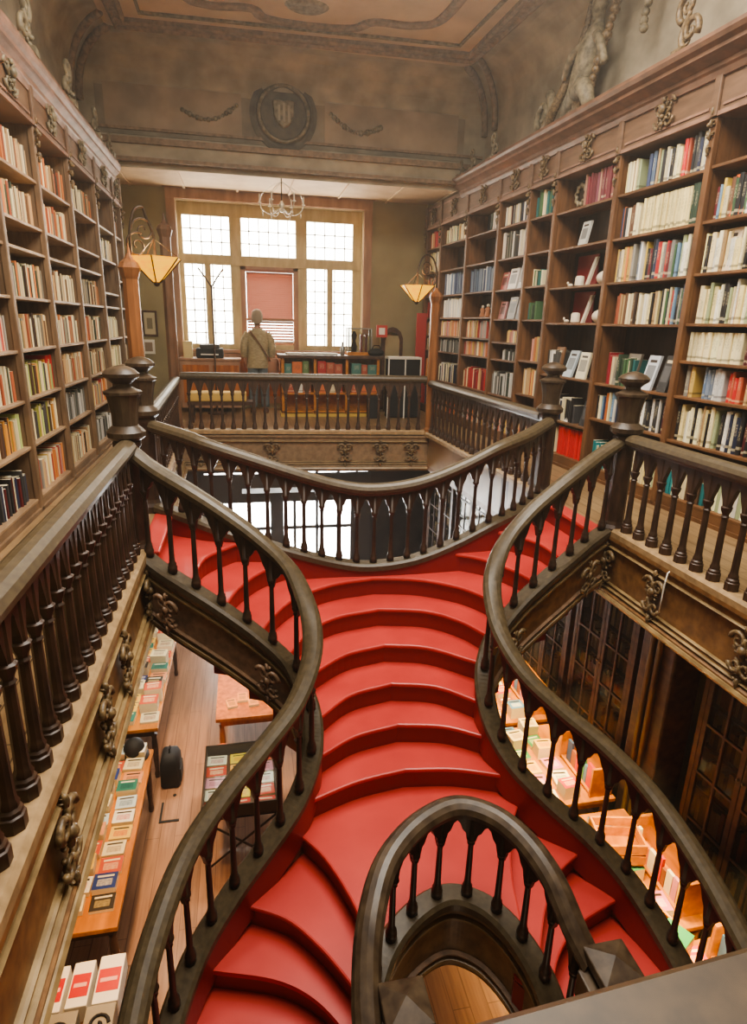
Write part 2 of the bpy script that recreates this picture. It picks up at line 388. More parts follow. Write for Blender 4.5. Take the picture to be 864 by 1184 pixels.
urn_newel(-.87, 5.75, 'rear newel post of the pair beside the left bookcases, half hidden')

warm = {'base': M['mould']}
railing('gallery_railing', 'long gallery railing at the left front, beside the left bookcases', [(-.80, .55, .03), (-.82, 4.52, .03)], straight=True, step=.15, bs=1.3)
railing('gallery_railing', 'gallery railing at the right front, below the cream books', [(3.15, 4.5, .03), (3.15, .55, .03)], straight=True, step=.17, bs=1.3)
railing('gallery_railing', 'gallery railing running back along the right bookcases to the amber lamp', [(3.075, 5.95, .03), (2.93, 9.5, .03)], straight=True, step=.165, bs=1.2)
railing('gallery_railing', 'gallery railing running back along the left side, top lit by the window', [(-.885, 5.86, .03), (-.995, 9.85, .03)], straight=True, step=.165, bs=1.2)
railing('gallery_railing', 'far balustrade across the opening in front of the standing person', [(-.92, 9.88, .05), (2.86, 9.58, .05)], h=.9, straight=True, step=.16, bs=1.1)
# the front rail the photographer leans over
railing('gallery_railing', 'thick wooden rail in the bottom right corner, nearest of all', [(-.78, .362, .019), (3.13, .566, .019)], straight=True, step=.17, prof=WIDE, mats={'hand': ramp_mat('near rail wood', (84, 66, 44), (64, 50, 34), (3, 3, 3), .5, noise=6)})

# ------------------------------------------------------------------ staircase
Rr = .185
OR_ = [(2.0, 4.60, .05), (1.75, 4.52, -.06), (1.5, 4.40, -.17), (1.27, 4.32, -.30), (1.03, 4.24, -.46), (.82, 4.15, -.66), (.70, 4.02, -.87), (.665, 3.85, -1.05), (.69, 3.66, -1.22), (.80, 3.46, -1.40), (1.0, 3.27, -1.57), (1.22, 3.06, -1.72), (1.40, 2.8, -1.88), (1.50, 2.45, -2.05), (1.54, 2.1, -2.22)]
OL_ = [(1.93, 4.56, .05), (1.75, 4.46, -.08), (1.5, 4.32, -.21), (1.27, 4.22, -.35), (1.03, 4.12, -.52), (.82, 4.02, -.72), (.72, 3.88, -.92), (.69, 3.74, -1.08), (.72, 3.6, -1.24), (.84, 3.42, -1.42), (1.04, 3.24, -1.57), (1.27, 3.04, -1.72), (1.47, 2.8, -1.88), (1.60, 2.45, -2.05), (1.66, 2.1, -2.22)]
tail = [(0, 1.7, -2.42), (0, 1.2, -2.72), (0, .6, -3.09), (0, 0, -3.46)]
OR_ = [(xc(y)+u, y, z) for u, y, z in OR_+[(1.55, t[1], t[2]) for t in tail]]
OL_ = [(xc(y)-u, y, z) for u, y, z in OL_+[(1.68, t[1], t[2]) for t in tail]]
IN_ = [(3.04, 5.76, .05), (2.664, 5.465, -.03), (2.319, 5.305, -.11), (1.977, 5.278, -.27), (1.547, 5.261, -.42), (1.129, 5.269, -.47), (.80, 5.29, -.43), (.44, 5.29, -.32), (.093, 5.31, -.2), (-.28, 5.385, -.08), (-.474, 5.49, -.02), (-.80, 5.70, .05)]
U_ = [(.43, 1.72, -2.02), (.45, 1.97, -1.88), (.51, 2.2, -1.74), (.64, 2.44, -1.65), (.85, 2.62, -1.61), (1.1, 2.71, -1.60), (1.29, 2.63, -1.61), (1.41, 2.46, -1.63), (1.49, 2.25, -1.70), (1.53, 2.05, -1.83), (1.57, 1.93, -1.92)]
pathR, pathL, pathI, pathU = crom(OR_, 8), crom(OL_, 8), crom(IN_, 8), crom(U_, 8)

NOS = {  # half-plan nosings (u, y): inner end .. outer end
 'a': [(1.22, 5.27), (1.30, 5.2), (1.49, 4.95), (1.535, 4.5)],
 'b': [(.78, 5.23), (1.02, 5.05), (1.2, 4.75), (1.29, 4.45)],
 1: [(0, 5.18), (.4, 5.09), (.75, 4.85), (.95, 4.52), (1.04, 4.28)],
 2: [(0, 4.9), (.4, 4.8), (.65, 4.58), (.8, 4.3)],
 3: [(0, 4.58), (.35, 4.48), (.66, 4.22)],
 4: [(0, 4.27), (.35, 4.17), (.62, 3.92)],
 5: [(0, 3.98), (.35, 3.9), (.62, 3.73)],
 6: [(0, 3.69), (.37, 3.63), (.72, 3.5)],
 7: [(.46, 2.55), (.53, 2.85), (.66, 3.18), (.82, 3.42)],
 8: [(.50, 2.33), (.62, 2.55), (.75, 2.75), (.93, 2.95), (1.2, 3.1)],
 9: [(.52, 2.15), (.62, 2.36), (.78, 2.57), (1.0, 2.72), (1.36, 2.84)],
 10: [(.55, 1.95), (.8, 2.17), (1.1, 2.32), (1.45, 2.4)],
 11: [(.56, 1.7), (.85, 1.9), (1.15, 2.0), (1.5, 2.03)],
 12: [(.56, 1.45), (1.0, 1.62), (1.52, 1.68)], 13: [(.56, 1.2), (1.0, 1.33), (1.53, 1.36)], 14: [(.56, .95), (1.0, 1.04), (1.54, 1.05)],
 15: [(.56, .7), (1.54, .74)], 16: [(.56, .42), (1.54, .43)], 17: [(.56, .12), (1.54, .12)], 18: [(.56, -.18), (1.54, -.18)],
}
def wside(c, sgn): return [(xc(y)+sgn*u, y) for u, y in c]
def seg_hit(p, d, path, reach):
    best = None
    for a, b in zip(path, path[1:]):
        ex, ey = b[0]-a[0], b[1]-a[1]; den = d[0]*ey-d[1]*ex
        if abs(den) < 1e-9: continue
        t = ((a[0]-p[0])*ey-(a[1]-p[1])*ex)/den; q = ((a[0]-p[0])*d[1]-(a[1]-p[1])*d[0])/den
        if -.12 < t < reach and -.001 <= q <= 1.001 and (best is None or t < best): best = t
    return best
def extend(c, path, reach=.5):
    """carry the far end of a nosing on to the centre line of a stringer"""
    (x0, y0), (x1, y1) = c[-2], c[-1]; l = math.hypot(x1-x0, y1-y0); d = ((x1-x0)/l, (y1-y0)/l)
    t = seg_hit((x1, y1), d, path, reach)
    if t is None: return c
    return c[:-1]+[(x1+d[0]*t, y1+d[1]*t)]
def smooth2(c, seg=6): return [(p[0], p[1]) for p in crom([(x, y, 0) for x, y in c], seg)]
FULL = {}
for k in range(1, 7):
    r = smooth2(wside(NOS[k], 1)); l = smooth2(wside(NOS[k], -1))
    FULL[k] = list(reversed(extend(l, pathL)))+extend(r, pathR)[1:]
SIDE = {}
for k in ('a', 'b'):
    for sg, po in ((1, pathR), (-1, pathL)):
        c = extend(smooth2(wside(NOS[k], sg)), po); c = list(reversed(extend(list(reversed(c)), pathI))); SIDE[k, sg] = c
for k in range(7, 19):
    for sg, po in ((1, pathR), (-1, pathL)):
        c = extend(smooth2(wside(NOS[k], sg)), po)
        if k < 12: c = list(reversed(extend(list(reversed(c)), pathU, .3)))
        SIDE[k, sg] = c
stair = thing('staircase', 'crimson double staircase curving down through the opening between carved wooden stringers', 'staircase', (1.1, 4.4, -1.1))
def offs(c, d):
    out = []
    for i, p in enumerate(c):
        a = c[max(0, i-1)]; b = c[min(len(c)-1, i+1)]; tx, ty = b[0]-a[0], b[1]-a[1]; l = math.hypot(tx, ty) or 1
        out.append((p[0]-ty/l*d, p[1]+tx/l*d))
    return out
def thin(c, d=.035):
    out = [c[0]]
    for p in c[1:-1]:
        if math.hypot(p[0]-out[-1][0], p[1]-out[-1][1]) > d and math.hypot(p[0]-c[-1][0], p[1]-c[-1][1]) > d: out.append(p)
    return out+[c[-1]]
def step(front, back, z, sgn, drop=.32):
    """front, back: open polylines running the same way; sgn picks the side on which the back lies"""
    rear = offs(back, .06*sgn)
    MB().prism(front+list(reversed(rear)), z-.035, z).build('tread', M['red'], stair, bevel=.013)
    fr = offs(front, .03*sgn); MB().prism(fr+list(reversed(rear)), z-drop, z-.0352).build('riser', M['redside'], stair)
E0 = {1: [(3.04, 5.75), (3.04, 4.62)], -1: [(-.77, 5.72), (-.77, 4.6)]}
for sg in (1, -1):
    # right flight polylines run inner -> outer; the upper side is towards the gallery
    step(SIDE['a', sg], [(p[0], p[1]) for p in E0[sg]], -Rr, sg)
    step(SIDE['b', sg], SIDE['a', sg], -2*Rr, sg)
    b = E0[sg]
    MB().bx(b[0][0]-.06, b[0][0]+.10, 4.62, 5.74, -.03, .006).build('landing_edge', M['red'], stair, bevel=.01)
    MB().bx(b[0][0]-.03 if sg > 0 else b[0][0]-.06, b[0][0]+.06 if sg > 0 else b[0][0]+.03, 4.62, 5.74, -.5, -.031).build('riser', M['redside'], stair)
innerMid = [(p[0], p[1]) for p in pathI]
# first common step: from its nosing back to the two side nosings and the inner rail
bk = list(reversed(SIDE['b', -1]))                       # outer-left .. inner-left
xl, xr = bk[-1][0], SIDE['b', 1][0][0]
mid = [p for p in reversed(innerMid) if xl+.02 < p[0] < xr-.02]
back1 = bk+mid+SIDE['b', 1]
step(FULL[1], back1, -3*Rr, 1)
for k in range(2, 7): step(FULL[k], FULL[k-1], -(k+2)*Rr, 1)
# wide landing step around the head of the well
u2 = [(p[0], p[1]) for p in pathU]
l7, r7 = SIDE[7, -1], SIDE[7, 1]
def near_i(P, q): return min(range(len(P)), key=lambda i: (P[i][0]-q[0])**2+(P[i][1]-q[1])**2)
iu, ju = near_i(u2, l7[0]), near_i(u2, r7[0])
step(thin(list(reversed(l7)))[:-1]+thin(u2[iu:ju+1])+thin(r7)[1:], FULL[6], -9*Rr, 1)
for k in range(8, 19):
    for sg in (1, -1): step(SIDE[k, sg], SIDE[k-1, sg], -(k+2)*Rr, -sg if False else sg)

# stringers
STR = [(-.05, -.50), (-.05, -.46), (-.034, -.44), (-.034, -.10), (-.05, -.08), (-.055, -.03), (.055, -.03), (.05, -.08), (.034, -.10), (.034, -.44), (.05, -.46), (.05, -.50)]
def stringer(path, out_side, mat=None):
    s = MB().sweep(path, STR).build('stringer', mat or M['fasciaL'], stair)
    for w, hgt in ((-.455, .05), (-.40, .02), (-.115, .03)):
        MB().sweep([(p[0], p[1], p[2]) for p in path], [(out_side*.03, w-hgt/2), (out_side*.062, w-hgt/4), (out_side*.062, w+hgt/4), (out_side*.03, w+hgt/2)]).build('moulding', M['mould'] if w != -.40 else M['fasciaL'], s)
    return s
sR = stringer(pathR, 1, M['fascia']); sL = stringer(pathL, -1); sI = stringer(pathI, -1); sU = stringer(pathU, -1, ramp_mat('well ring wood', (140, 112, 78), (104, 80, 54), (2, 2, 2), .4, noise=6))
def liner(path, side, lo=-.30, hi=-.03, d=.04):
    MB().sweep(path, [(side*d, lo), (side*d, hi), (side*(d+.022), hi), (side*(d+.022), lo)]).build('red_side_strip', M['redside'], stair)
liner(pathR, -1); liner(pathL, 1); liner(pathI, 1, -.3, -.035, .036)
railing('stair_railing', 'curving stair railing on the right, ending at the bottom right corner', OR_, h=.82, step=.195, loc=OR_[0])
railing('stair_railing', 'S-shaped stair railing on the left, sweeping down to the bottom left', OL_, h=.82, step=.195, loc=OL_[0])
railing('stair_railing', 'sagging inner stair railing joining the two rear newel posts', IN_, h=.8, step=.165, loc=IN_[0])
railing('stair_railing', 'U-shaped railing around the small stair well at bottom centre', U_, h=.72, step=.19, loc=U_[4], mats={'hand': M['newel']})

# square newels with pyramid caps at the foot of the well rail
def cap_newel(x, y, zt, label, side):
    r = thing('newel_post', label, 'newel post', (x, y, -2.4), 0, 'square capped newel posts')
    MB().box((x, y, (zt-.05-2.4)/2), (.16, .16, zt-.05+2.4)).build('shaft', M['dark'], r, bevel=.01)
    m = MB(); h = .108; z0 = zt-.05
    m.add([(x-h, y-h, z0), (x+h, y-h, z0), (x+h, y+h, z0), (x-h, y+h, z0), (x-h, y-h, zt), (x+h, y-h, zt), (x+h, y+h, zt), (x-h, y+h, zt), (x, y, zt+.05)],
          [(3, 2, 1, 0), (0, 1, 5, 4), (1, 2, 6, 5), (2, 3, 7, 6), (3, 0, 4, 7), (4, 5, 8), (5, 6, 8), (6, 7, 8), (7, 4, 8)])
    m.build('pyramid_cap', M['newel'], r, bevel=.006)
    MB().box((x+side*.115, y+.0, zt-.16), (.07, .12, .16)).build('bracket', M['newel'], r, bevel=.01)
cap_newel(.61, 1.88, -1.17, 'left one of the two square capped newel posts at bottom centre', -1)
cap_newel(1.63, 1.87, -1.17, 'right one of the two square capped newel posts, beside the lowest red steps', -1)

# ------------------------------------------------------------------ carved ornaments
def ellip(mb, c, a, b, n_, seg=7, k=4):
    """ellipsoid with half-axes given as vectors"""
    vs = [tuple(c-a)]; fs = []
    for q in range(1, k):
        t = -PI/2+PI*q/k
        for i in range(seg): vs.append(tuple(c+a*math.sin(t)+(b*math.cos(2*PI*i/seg)+n_*math.sin(2*PI*i/seg))*math.cos(t)))
    vs.append(tuple(c+a)); L = len(vs)-1
    for i in range(seg): fs.append((0, 1+(i+1) % seg, 1+i)); fs.append((L, L-seg+i, L-seg+(i+1) % seg))
    for q in range(k-2):
        for i in range(seg): j = (i+1) % seg; fs.append((1+q*seg+i, 1+q*seg+j, 1+(q+1)*seg+j, 1+(q+1)*seg+i))
    mb.add(vs, fs)
def leaf_cluster(mb, c, ax, up, nrm, w, h, n=22, seed=1):
    """acanthus spray: pairs of pointed leaves fanning off a central stalk, bead drop below"""
    rr = random.Random(seed); ax, up, nrm, c = Vector(ax).normalized(), Vector(up).normalized(), Vector(nrm).normalized(), Vector(c)
    rows = max(4, n//5)
    for r in range(rows):
        t = r/(rows-1); y = (t-.5)*h*.86; wd = w*(.18+.34*math.sin(PI*min(1, t*1.05+.08)))
        for sg in (1, -1):
            for q in range(2):
                a = math.radians(rr.uniform(10, 55)-q*35); d = (ax*sg*math.cos(a)+up*math.sin(a)).normalized(); L = wd*rr.uniform(.4, .55)*(1-.3*q)
                p = c+up*y+d*L*.9+nrm*rr.uniform(.0, .018); side = d.cross(nrm).normalized()
                ellip(mb, p, d*L*.62+nrm*.008, side*L*.26, nrm*.016)
        ellip(mb, c+up*y+nrm*.02, up*h/rows*.42, ax*w*.07, nrm*.022)
    for q in range(4): ellip(mb, c-up*(h*(.40+.055*q))+nrm*.015, up*.017, ax*.015*(1-.12*q), nrm*.016)
    ellip(mb, c+up*h*.1+nrm*.03, up*w*.13, ax*w*.13, nrm*.03, 9, 6)
def scroll(c, ax, up, size, turns=1.4, sgn=1, n=26, r=.02, start=0):
    c, ax, up = Vector(c), Vector(ax), Vector(up); P = []
    for i in range(n):
        t = i/(n-1); a = start+sgn*turns*2*PI*t; R = size*(1-t*.85); P.append(tuple(c+ax*(R*math.cos(a))+up*(R*math.sin(a))))
    return P
def carved(name, parent, c, ax, nrm, w, h, mat, seed, up=(0, 0, 1)):
    """acanthus relief: scrolls with leaves and a bead drop, fused in one part"""
    mb = MB(); cc = Vector(c); A = Vector(ax); U = Vector(up); Nn = Vector(nrm)
    for sg in (1, -1):
        mb.tube(scroll(cc+A*sg*w*.22+U*h*.2+Nn*.02, A*sg, U, w*.26, 1.3, 1, 18), lambda t: .018*(1-.6*t), 6)
        mb.tube(scroll(cc+A*sg*w*.18-U*h*.18+Nn*.02, A*sg, -U, w*.22, 1.2, 1, 16), lambda t: .016*(1-.6*t), 6)
    leaf_cluster(mb, c, A, U, Nn, w, h, 26, seed)
    return mb.build(name, mat, parent, smooth=True)

# ------------------------------------------------------------------ fascia along the gallery edges
FAS = [(0, -.57), (0, .0), (.075, 0), (.075, -.03), (.05, -.055), (.05, -.09), (.03, -.11), (.03, -.43), (.05, -.45), (.05, -.48), (.08, -.5), (.08, -.56), (.06, -.58)]
def fascia(n, a, b, side, orn, mat):
    P = [(a[0], a[1], 0), (b[0], b[1], 0)]
    prof = [(side*u, w) for u, w in FAS]
    o = struct(MB().sweep(P, prof).build('trim_%d' % n, mat)); L = math.hypot(b[0]-a[0], b[1]-a[1]); ax = ((b[0]-a[0])/L, (b[1]-a[1])/L, 0); nr = (-ax[1]*side, ax[0]*side, 0)
    for w, hg, dd in ((-.535, .06, .09), (-.465, .02, .062), (-.43, .018, .045), (-.10, .03, .058)):
        MB().sweep(P, [(side*.02, w-hg/2), (side*dd, w-hg/3), (side*(dd+.012), w), (side*dd, w+hg/3), (side*.02, w+hg/2)]).build('moulding', M['mould'], o)
    for i, t in enumerate(orn):
        c = (a[0]+(b[0]-a[0])*t+nr[0]*.055, a[1]+(b[1]-a[1])*t+nr[1]*.055, -.28)
        carved('carved_ornament', o, c, ax, nr, .25, .44, M['gold'], n*10+i)
    return o
fascia(1, (-.80, .45), (-.82, 4.66), -1, [.17, .4, .585, .72, .95], M['fascia'])
fascia(2, (3.15, 4.66), (3.15, .45), -1, [.03, .19, .41, .66], M['fascia'])
fascia(3, (2.93, 9.55), (3.075, 5.8), 1, [.1, .4, .7, .95], M['fascia'])
fascia(4, (-.87, 5.8), (-1.0, 9.9), -1, [.2, .6], M['fascia'])
fascia(5, (-1.0, 9.88), (2.93, 9.56), -1, [.08, .36, .655, .8, .93], ramp_mat('haze-paled fascia wood', (142, 118, 90), (116, 94, 70), (2, 2, 2), .5, noise=7))  # greyer copy of the fascia wood, distance haze in its colour
fascia(6, (3.15, .45), (-.8, .45), -1, [.5], M['fascia'])
for (x, y, z, ax, nr, k) in ((xc(4.4)+1.75, 4.45, -.33, (.9, .3, .5), (-.3, -.95, 0), 1), (xc(4.2)+.98, 4.15, -.77, (.8, .3, .55), (-.3, -.95, 0), 2)):
    carved('carved_ornament', sR, (x, y-.04, z), Vector(ax).normalized(), nr, .22, .3, M['gold'], 70+k)
for (x, y, z, k) in ((xc(4.4)-1.72, 4.36, -.36, 1), (xc(4.1)-1.0, 4.03, -.82, 2), (xc(3.9)-.74, 3.86, -1.2, 3)):
    carved('carved_ornament', sL, (x, y-.03, z), Vector((.8, -.25, -.5)).normalized(), (-.3, -.95, 0), .2, .3, M['fasciaL'], 80+k)

# ------------------------------------------------------------------ gallery floors, ground floor, walls
def slab(name, poly, z0, z1, mat): return struct(MB().prism(poly, z0, z1).build(name, mat))
slab('floor_left', [(-2.3, -1.5), (-.80, -1.5), (-.80, 4.62), (-.77, 4.62), (-.77, 5.74), (-.87, 5.74), (-1.0, 9.9), (-2.3, 9.9)], -.5, 0, M['gfloor'])
slab('floor_right', [(3.15, -1.5), (4.75, -1.5), (4.75, 9.55), (2.93, 9.55), (3.075, 5.76), (3.05, 5.76), (3.05, 4.62), (3.15, 4.62)], -.5, 0, M['gfloor'])
slab('floor_far', [(-2.3, 9.9), (-1.0, 9.9), (2.93, 9.55), (4.75, 9.55), (4.75, 14.2), (-2.3, 14.2)], -.5, 0, M['gfloor'])
slab('floor_near', [(-.8, -1.5), (3.15, -1.5), (3.15, .46), (-.8, .46)], -.5, 0, M['gfloor'])
struct(MB().bx(-2.5, 4.9, -2.2, 14.2, GZ-.1, GZ).build('floor', M['floor']))
wl = M['plaster']
struct(MB().bx(-2.5, -2.3, -2.2, 14.2, GZ, 5.6).build('wall_left', wl))
struct(MB().bx(4.75, 4.95, -2.2, 14.2, GZ, 5.6).build('wall_right', wl))
struct(MB().bx(-2.5, 4.95, -2.2, -2.0, GZ, 5.6).build('wall_near', wl))
WY = 13.0
far = MB()   # end wall with the big window opening
x0, x1, zs, zt = -1.14, 2.46, 1.16, 3.86
far.bx(-2.3, x0, WY, WY+.3, 0, 4.1).bx(x1, 4.75, WY, WY+.3, 0, 4.1).bx(x0, x1, WY, WY+.3, 0, zs).bx(x0, x1, WY, WY+.3, zt, 4.1)
struct(far.build('wall_far', wl))
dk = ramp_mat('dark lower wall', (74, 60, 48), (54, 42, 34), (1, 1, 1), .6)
lw = MB(); lx0, lx1, lz0, lz1 = -.95, 2.75, -3.65, -.95
lw.bx(-2.3, lx0, 13.2, 13.45, GZ, -.5).bx(lx1, 4.75, 13.2, 13.45, GZ, -.5).bx(lx0, lx1, 13.2, 13.45, GZ, lz0).bx(lx0, lx1, 13.2, 13.45, lz1, -.5)
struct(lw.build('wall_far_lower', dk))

# ------------------------------------------------------------------ window on the gallery
win = struct(thing('window_1', 'tall three-light leaded window with wooden casing in the end wall', 'window', ((x0+x1)/2, WY, zs)))
cs = MB()
for a, b, c, d in ((x0-.14, x0+.02, .55, 4.0), (x1-.02, x1+.14, .55, 4.0)): cs.bx(a, b, WY-.07, WY+.0, c, d)
cs.bx(x0-.14, x1+.14, WY-.08, WY, zt-.02, zt+.15)
cs.bx(x0-.18, x1+.18, WY-.12, WY, zt+.15, zt+.2)
cs.build('casing', M['casing'], win)
rv = MB(); rv.bx(x0, x0+.03, WY, WY+.28, zs, zt).bx(x1-.03, x1, WY, WY+.28, zs, zt).bx(x0, x1, WY, WY+.28, zt-.03, zt)
rv.build('reveal', M['winframe'], win)
MB().bx(x0-.05, x1+.05, WY-.1, WY+.2, zs-.06, zs).build('sill', M['casing'], win)
cols = [(-1.07, -.12), (.02, 1.15), (1.29, 2.29)]; fy0, fy1 = WY+.14, WY+.22
fr = MB(); 
for a, b in ((x0, -1.03), (-.16, .06), (1.11, 1.33), (2.25, x1)): fr.bx(a, b, fy0, fy1, zs, zt)
fr.bx(x0, x1, fy0-.02, fy1-.004, 2.74, 2.92).bx(x0, x1, fy0-.006, fy1-.006, zs, zs+.1).bx(x0, x1, fy0-.008, fy1-.008, 3.60, zt-.002)
fr.build('frame', M['winframe'], win)
for i, (a, b) in enumerate(cols):
    m = MB(); m.bx(a-.02, b+.02, fy0+.03, fy0+.04, 2.86, 3.66); m.build('pane', M['frost'], win)
    if i != 1:
        MB().bx(a-.02, b+.02, fy0+.03, fy0+.04, zs, 2.8).build('pane', M['frost'], win)
        c = (a+b)/2; MB().bx(c-.055, c+.055, fy0-.015, fy1, zs+.05, 2.78).build('mullion', M['winframe'], win)
    ld = MB(); zz = [(2.92, 3.6)]+([(zs+.1, 2.74)] if i != 1 else [])
    for za, zb in zz:
        n = 5 if i != 1 else 6
        for k in range(1, n): x = a+(b-a)*k/n; ld.bx(x-.008, x+.008, fy0+.02, fy0+.03, za, zb)
        mm = 3 if za > 2.8 else 7
        for k in range(1, mm): z = za+(zb-za)*k/mm; ld.bx(a, b, fy0+.02, fy0+.03, z-.008, z+.008)
        for k in range(1, n):
            for q in range(1, mm): ld.bx(a+(b-a)*k/n-.016, a+(b-a)*k/n+.016, fy0+.018, fy0+.03, za+(zb-za)*q/mm-.016, za+(zb-za)*q/mm+.016)
    ld.build('lead_lattice', M['metal'], win)
MB().bx(.0, 1.17, fy0+.04, fy0+.07, 1.2, 1.34).build('middle_door_rail', M['casing'], win)
mp_ = MB(); mp_.bx(.02, .12, fy0-.01, fy0+.05, zs, 2.8).bx(1.05, 1.15, fy0-.01, fy0+.05, zs, 2.8).bx(.02, 1.15, fy0-.01, fy0+.05, 2.68, 2.8)
mp_.build('middle_frame', M['casing'], win)
MB().bx(.1, 1.07, fy0+.03, fy0+.04, 1.3, 2.7).build('pane', M['frost'], win)
bl = thing('venetian_blind', 'terracotta red venetian blind half lowered in the middle of the window', 'blind', (.58, fy0-.03, 2.68))
MB().bx(.12, 1.05, fy0-.055, fy0-.015, 2.64, 2.69).build('head_rail', M['blind'], bl)
zc = 2.62; k = 0
while zc > 1.35:
    s = MB(); x = .12; d = .021
    s.add([(.13, fy0-.055, zc-.02), (1.04, fy0-.055, zc-.02), (1.04, fy0-.025, zc+.018), (.13, fy0-.025, zc+.018), (.13, fy0-.052, zc-.023), (1.04, fy0-.052, zc-.023), (1.04, fy0-.022, zc+.015), (.13, fy0-.022, zc+.015)],
          [(0, 1, 2, 3), (7, 6, 5, 4), (0, 4, 5, 1), (1, 5, 6, 2), (2, 6, 7, 3), (3, 7, 4, 0)])
    s.build('slat', M['blind'], bl); zc -= .036 if zc > 1.78 else .055
MB().bx(.12, 1.05, fy0-.05, fy0-.02, 1.72, 1.77).build('bottom_rail', M['casing'], bl)
pn = MB().bx(x0-.1, x1+.1, WY-.06, WY, .1, zs-.07)
struct(pn.build('trim_7', M['casing']))
for k in range(5):
    a = x0+.05+k*(x1-x0-.1)/5
    MB().bx(a+.04, a+(x1-x0-.1)/5-.04, WY-.085, WY-.06, .25, 1.0).build('panel', M['orange'], pn and bpy.data.objects['trim_7'])

# beam, soffit, ceiling with coves
BY = 11.0
struct(MB().bx(-2.3, 4.75, BY-.12, BY+.18, 4.0, 4.28).build('trim_8', M['cove']))
bm = bpy.data.objects['trim_8']
MB().bx(-2.3, 4.75, BY-.17, BY-.12, 4.2, 4.28).build('moulding', M['border'], bm)
MB().bx(-2.3, 4.75, BY-.16, BY+.2, 3.97, 4.02).build('moulding', M['border'], bm)
sof = ramp_mat('pale soffit', (206, 176, 138), (188, 156, 120), (1, 1, 1), .7)
so = struct(MB().bx(-2.3, 4.75, BY+.1, 13.3, 4.02, 4.1).build('ceiling_far', sof))
for k in range(7): 
    x = -1.9+k*.95; MB().bx(x, x+.04, BY+.2, 13.0, 3.995, 4.02).build('rib', sof, so)
CW = lambda y: RX(y)+.30
def ring(ins, z, y0=-2.0, y1=BY-.02):
    return [(-2.22+ins, y0), (-2.22+ins, y1-ins), (CW(y1)-ins, y1-ins), (CW(y0)-ins, y0)], z
lev = [(0, 3.9), (0, 4.75)]+[(.55*(1-math.cos(t*PI/2/6)), 4.85+.65*math.sin(t*PI/2/6)) for t in range(7)]
cm = MB(); rings = [[(x, y, z) for x, y in ring(i, z)[0]] for i, z in lev]
for a, b in zip(rings, rings[1:]):
    for k in range(3): cm.add([a[k], a[k+1], b[k+1], b[k]], [(0, 1, 2, 3)])
struct(cm.build('ceiling_cove', M['cove'], smooth=True, angle=.6))
t = rings[-1]
sk = (-.4, 2.8, .0, 6.6)   # skylight opening x0,x1,y0,y1
ce = MB(); ZC = 5.5
ce.bx(-2.3, 4.9, sk[3], BY, ZC, ZC+.08).bx(-2.3, sk[0], -2, sk[3], ZC, ZC+.08).bx(sk[1], 4.9, -2, sk[3], ZC, ZC+.08).bx(sk[0], sk[1], -2, sk[2], ZC, ZC+.08)
ceil = struct(ce.build('ceiling', M['ceil']))
bord = [(-1.45, 7.0, ZC), (-1.45, 10.25, ZC), (3.45, 10.05, ZC), (3.65, 7.0, ZC)]
MB().sweep(bord, [(-.16, -.05), (-.16, 0), (.16, 0), (.16, -.05), (.1, -.07), (.05, -.04), (-.05, -.04), (-.1, -.07)]).build('border', M['border'], ceil)
MB().sweep([(-1.15, 7.0, ZC), (-1.15, 9.9, ZC), (3.15, 9.72, ZC), (3.35, 7.0, ZC)], [(-.03, -.03), (-.03, 0), (.03, 0), (.03, -.03)]).build('border', M['stucco'], ceil)
lob = crom([(-.55, 7.0, ZC), (-.55, 9.1, ZC), (-.3, 9.45, ZC), (.25, 9.4, ZC), (.45, 9.62, ZC), (1.0, 9.68, ZC), (1.6, 9.6, ZC), (1.85, 9.35, ZC), (2.4, 9.3, ZC), (2.7, 8.9, ZC), (2.75, 7.0, ZC)], 6)
MB().sweep(lob, [(-.07, -.03), (-.07, 0), (.07, 0), (.07, -.03), (.03, -.05), (-.03, -.05)]).build('border', M['border'], ceil)
MB().lathe([(.0, -.03), (.16, -.03), (.2, 0), (.0, 0)], (.95, 9.2, ZC), 20, sx=1.4).build('rosette', M['stucco'], ceil)
# mitre ribs where the coves meet
cv = bpy.data.objects['ceiling_cove']
for idx in (1, 2):
    P = [r[idx] for r in rings[1:]]; off = 1 if idx == 1 else -1
    MB().tube([(p[0]+off*.04, p[1]-.04, p[2]-.02) for p in P], .055, 8).build('mitre_rib', M['border'], cv, smooth=True)
    MB().tube([(p[0]+off*.02, p[1]-.42, p[2]-.02) for p in P], .05, 8).build('mitre_rib', M['border'], cv, smooth=True)
ew = MB()
for z in (4.42, 5.12): MB().bx(-2.15, 4.05, BY-.06, BY-.02, z-.02, z+.02).build('moulding', M['border'], cv)
MB().bx(-1.98, 3.72, BY-.032, BY-.021, 4.34, 5.05).build('dark_end_panel', ramp_mat('dark end wall', (146, 134, 114), (112, 102, 86), (1, 1, 1), .8, noise=2.4, detail=6), cv)
pinkp = ramp_mat('faded pink panel', (164, 144, 120), (138, 122, 102), (1, 1, 1), .8, noise=2.4, detail=6)
for a, b in ((-1.86, .12), (1.4, 3.6)): MB().bx(a, b, BY-.045, BY-.02, 4.44, 5.0).build('painted_panel', pinkp, cv)
for sgn, a in ((1, -.75), (-1, 2.3)):
    g = MB()
    for i in range(16):
        t = i/15; g.ball((a+sgn*t*.8, BY-.06, 4.72-.16*math.sin(t*PI)+.12*t), random.uniform(.025, .05), 7, 4)
    g.build('painted_garland', M['stucco'], cv, smooth=True)
med = thing('medallion', 'round shield medallion in the middle of the end wall above the beam', 'medallion', (.76, BY-.05, 4.78))
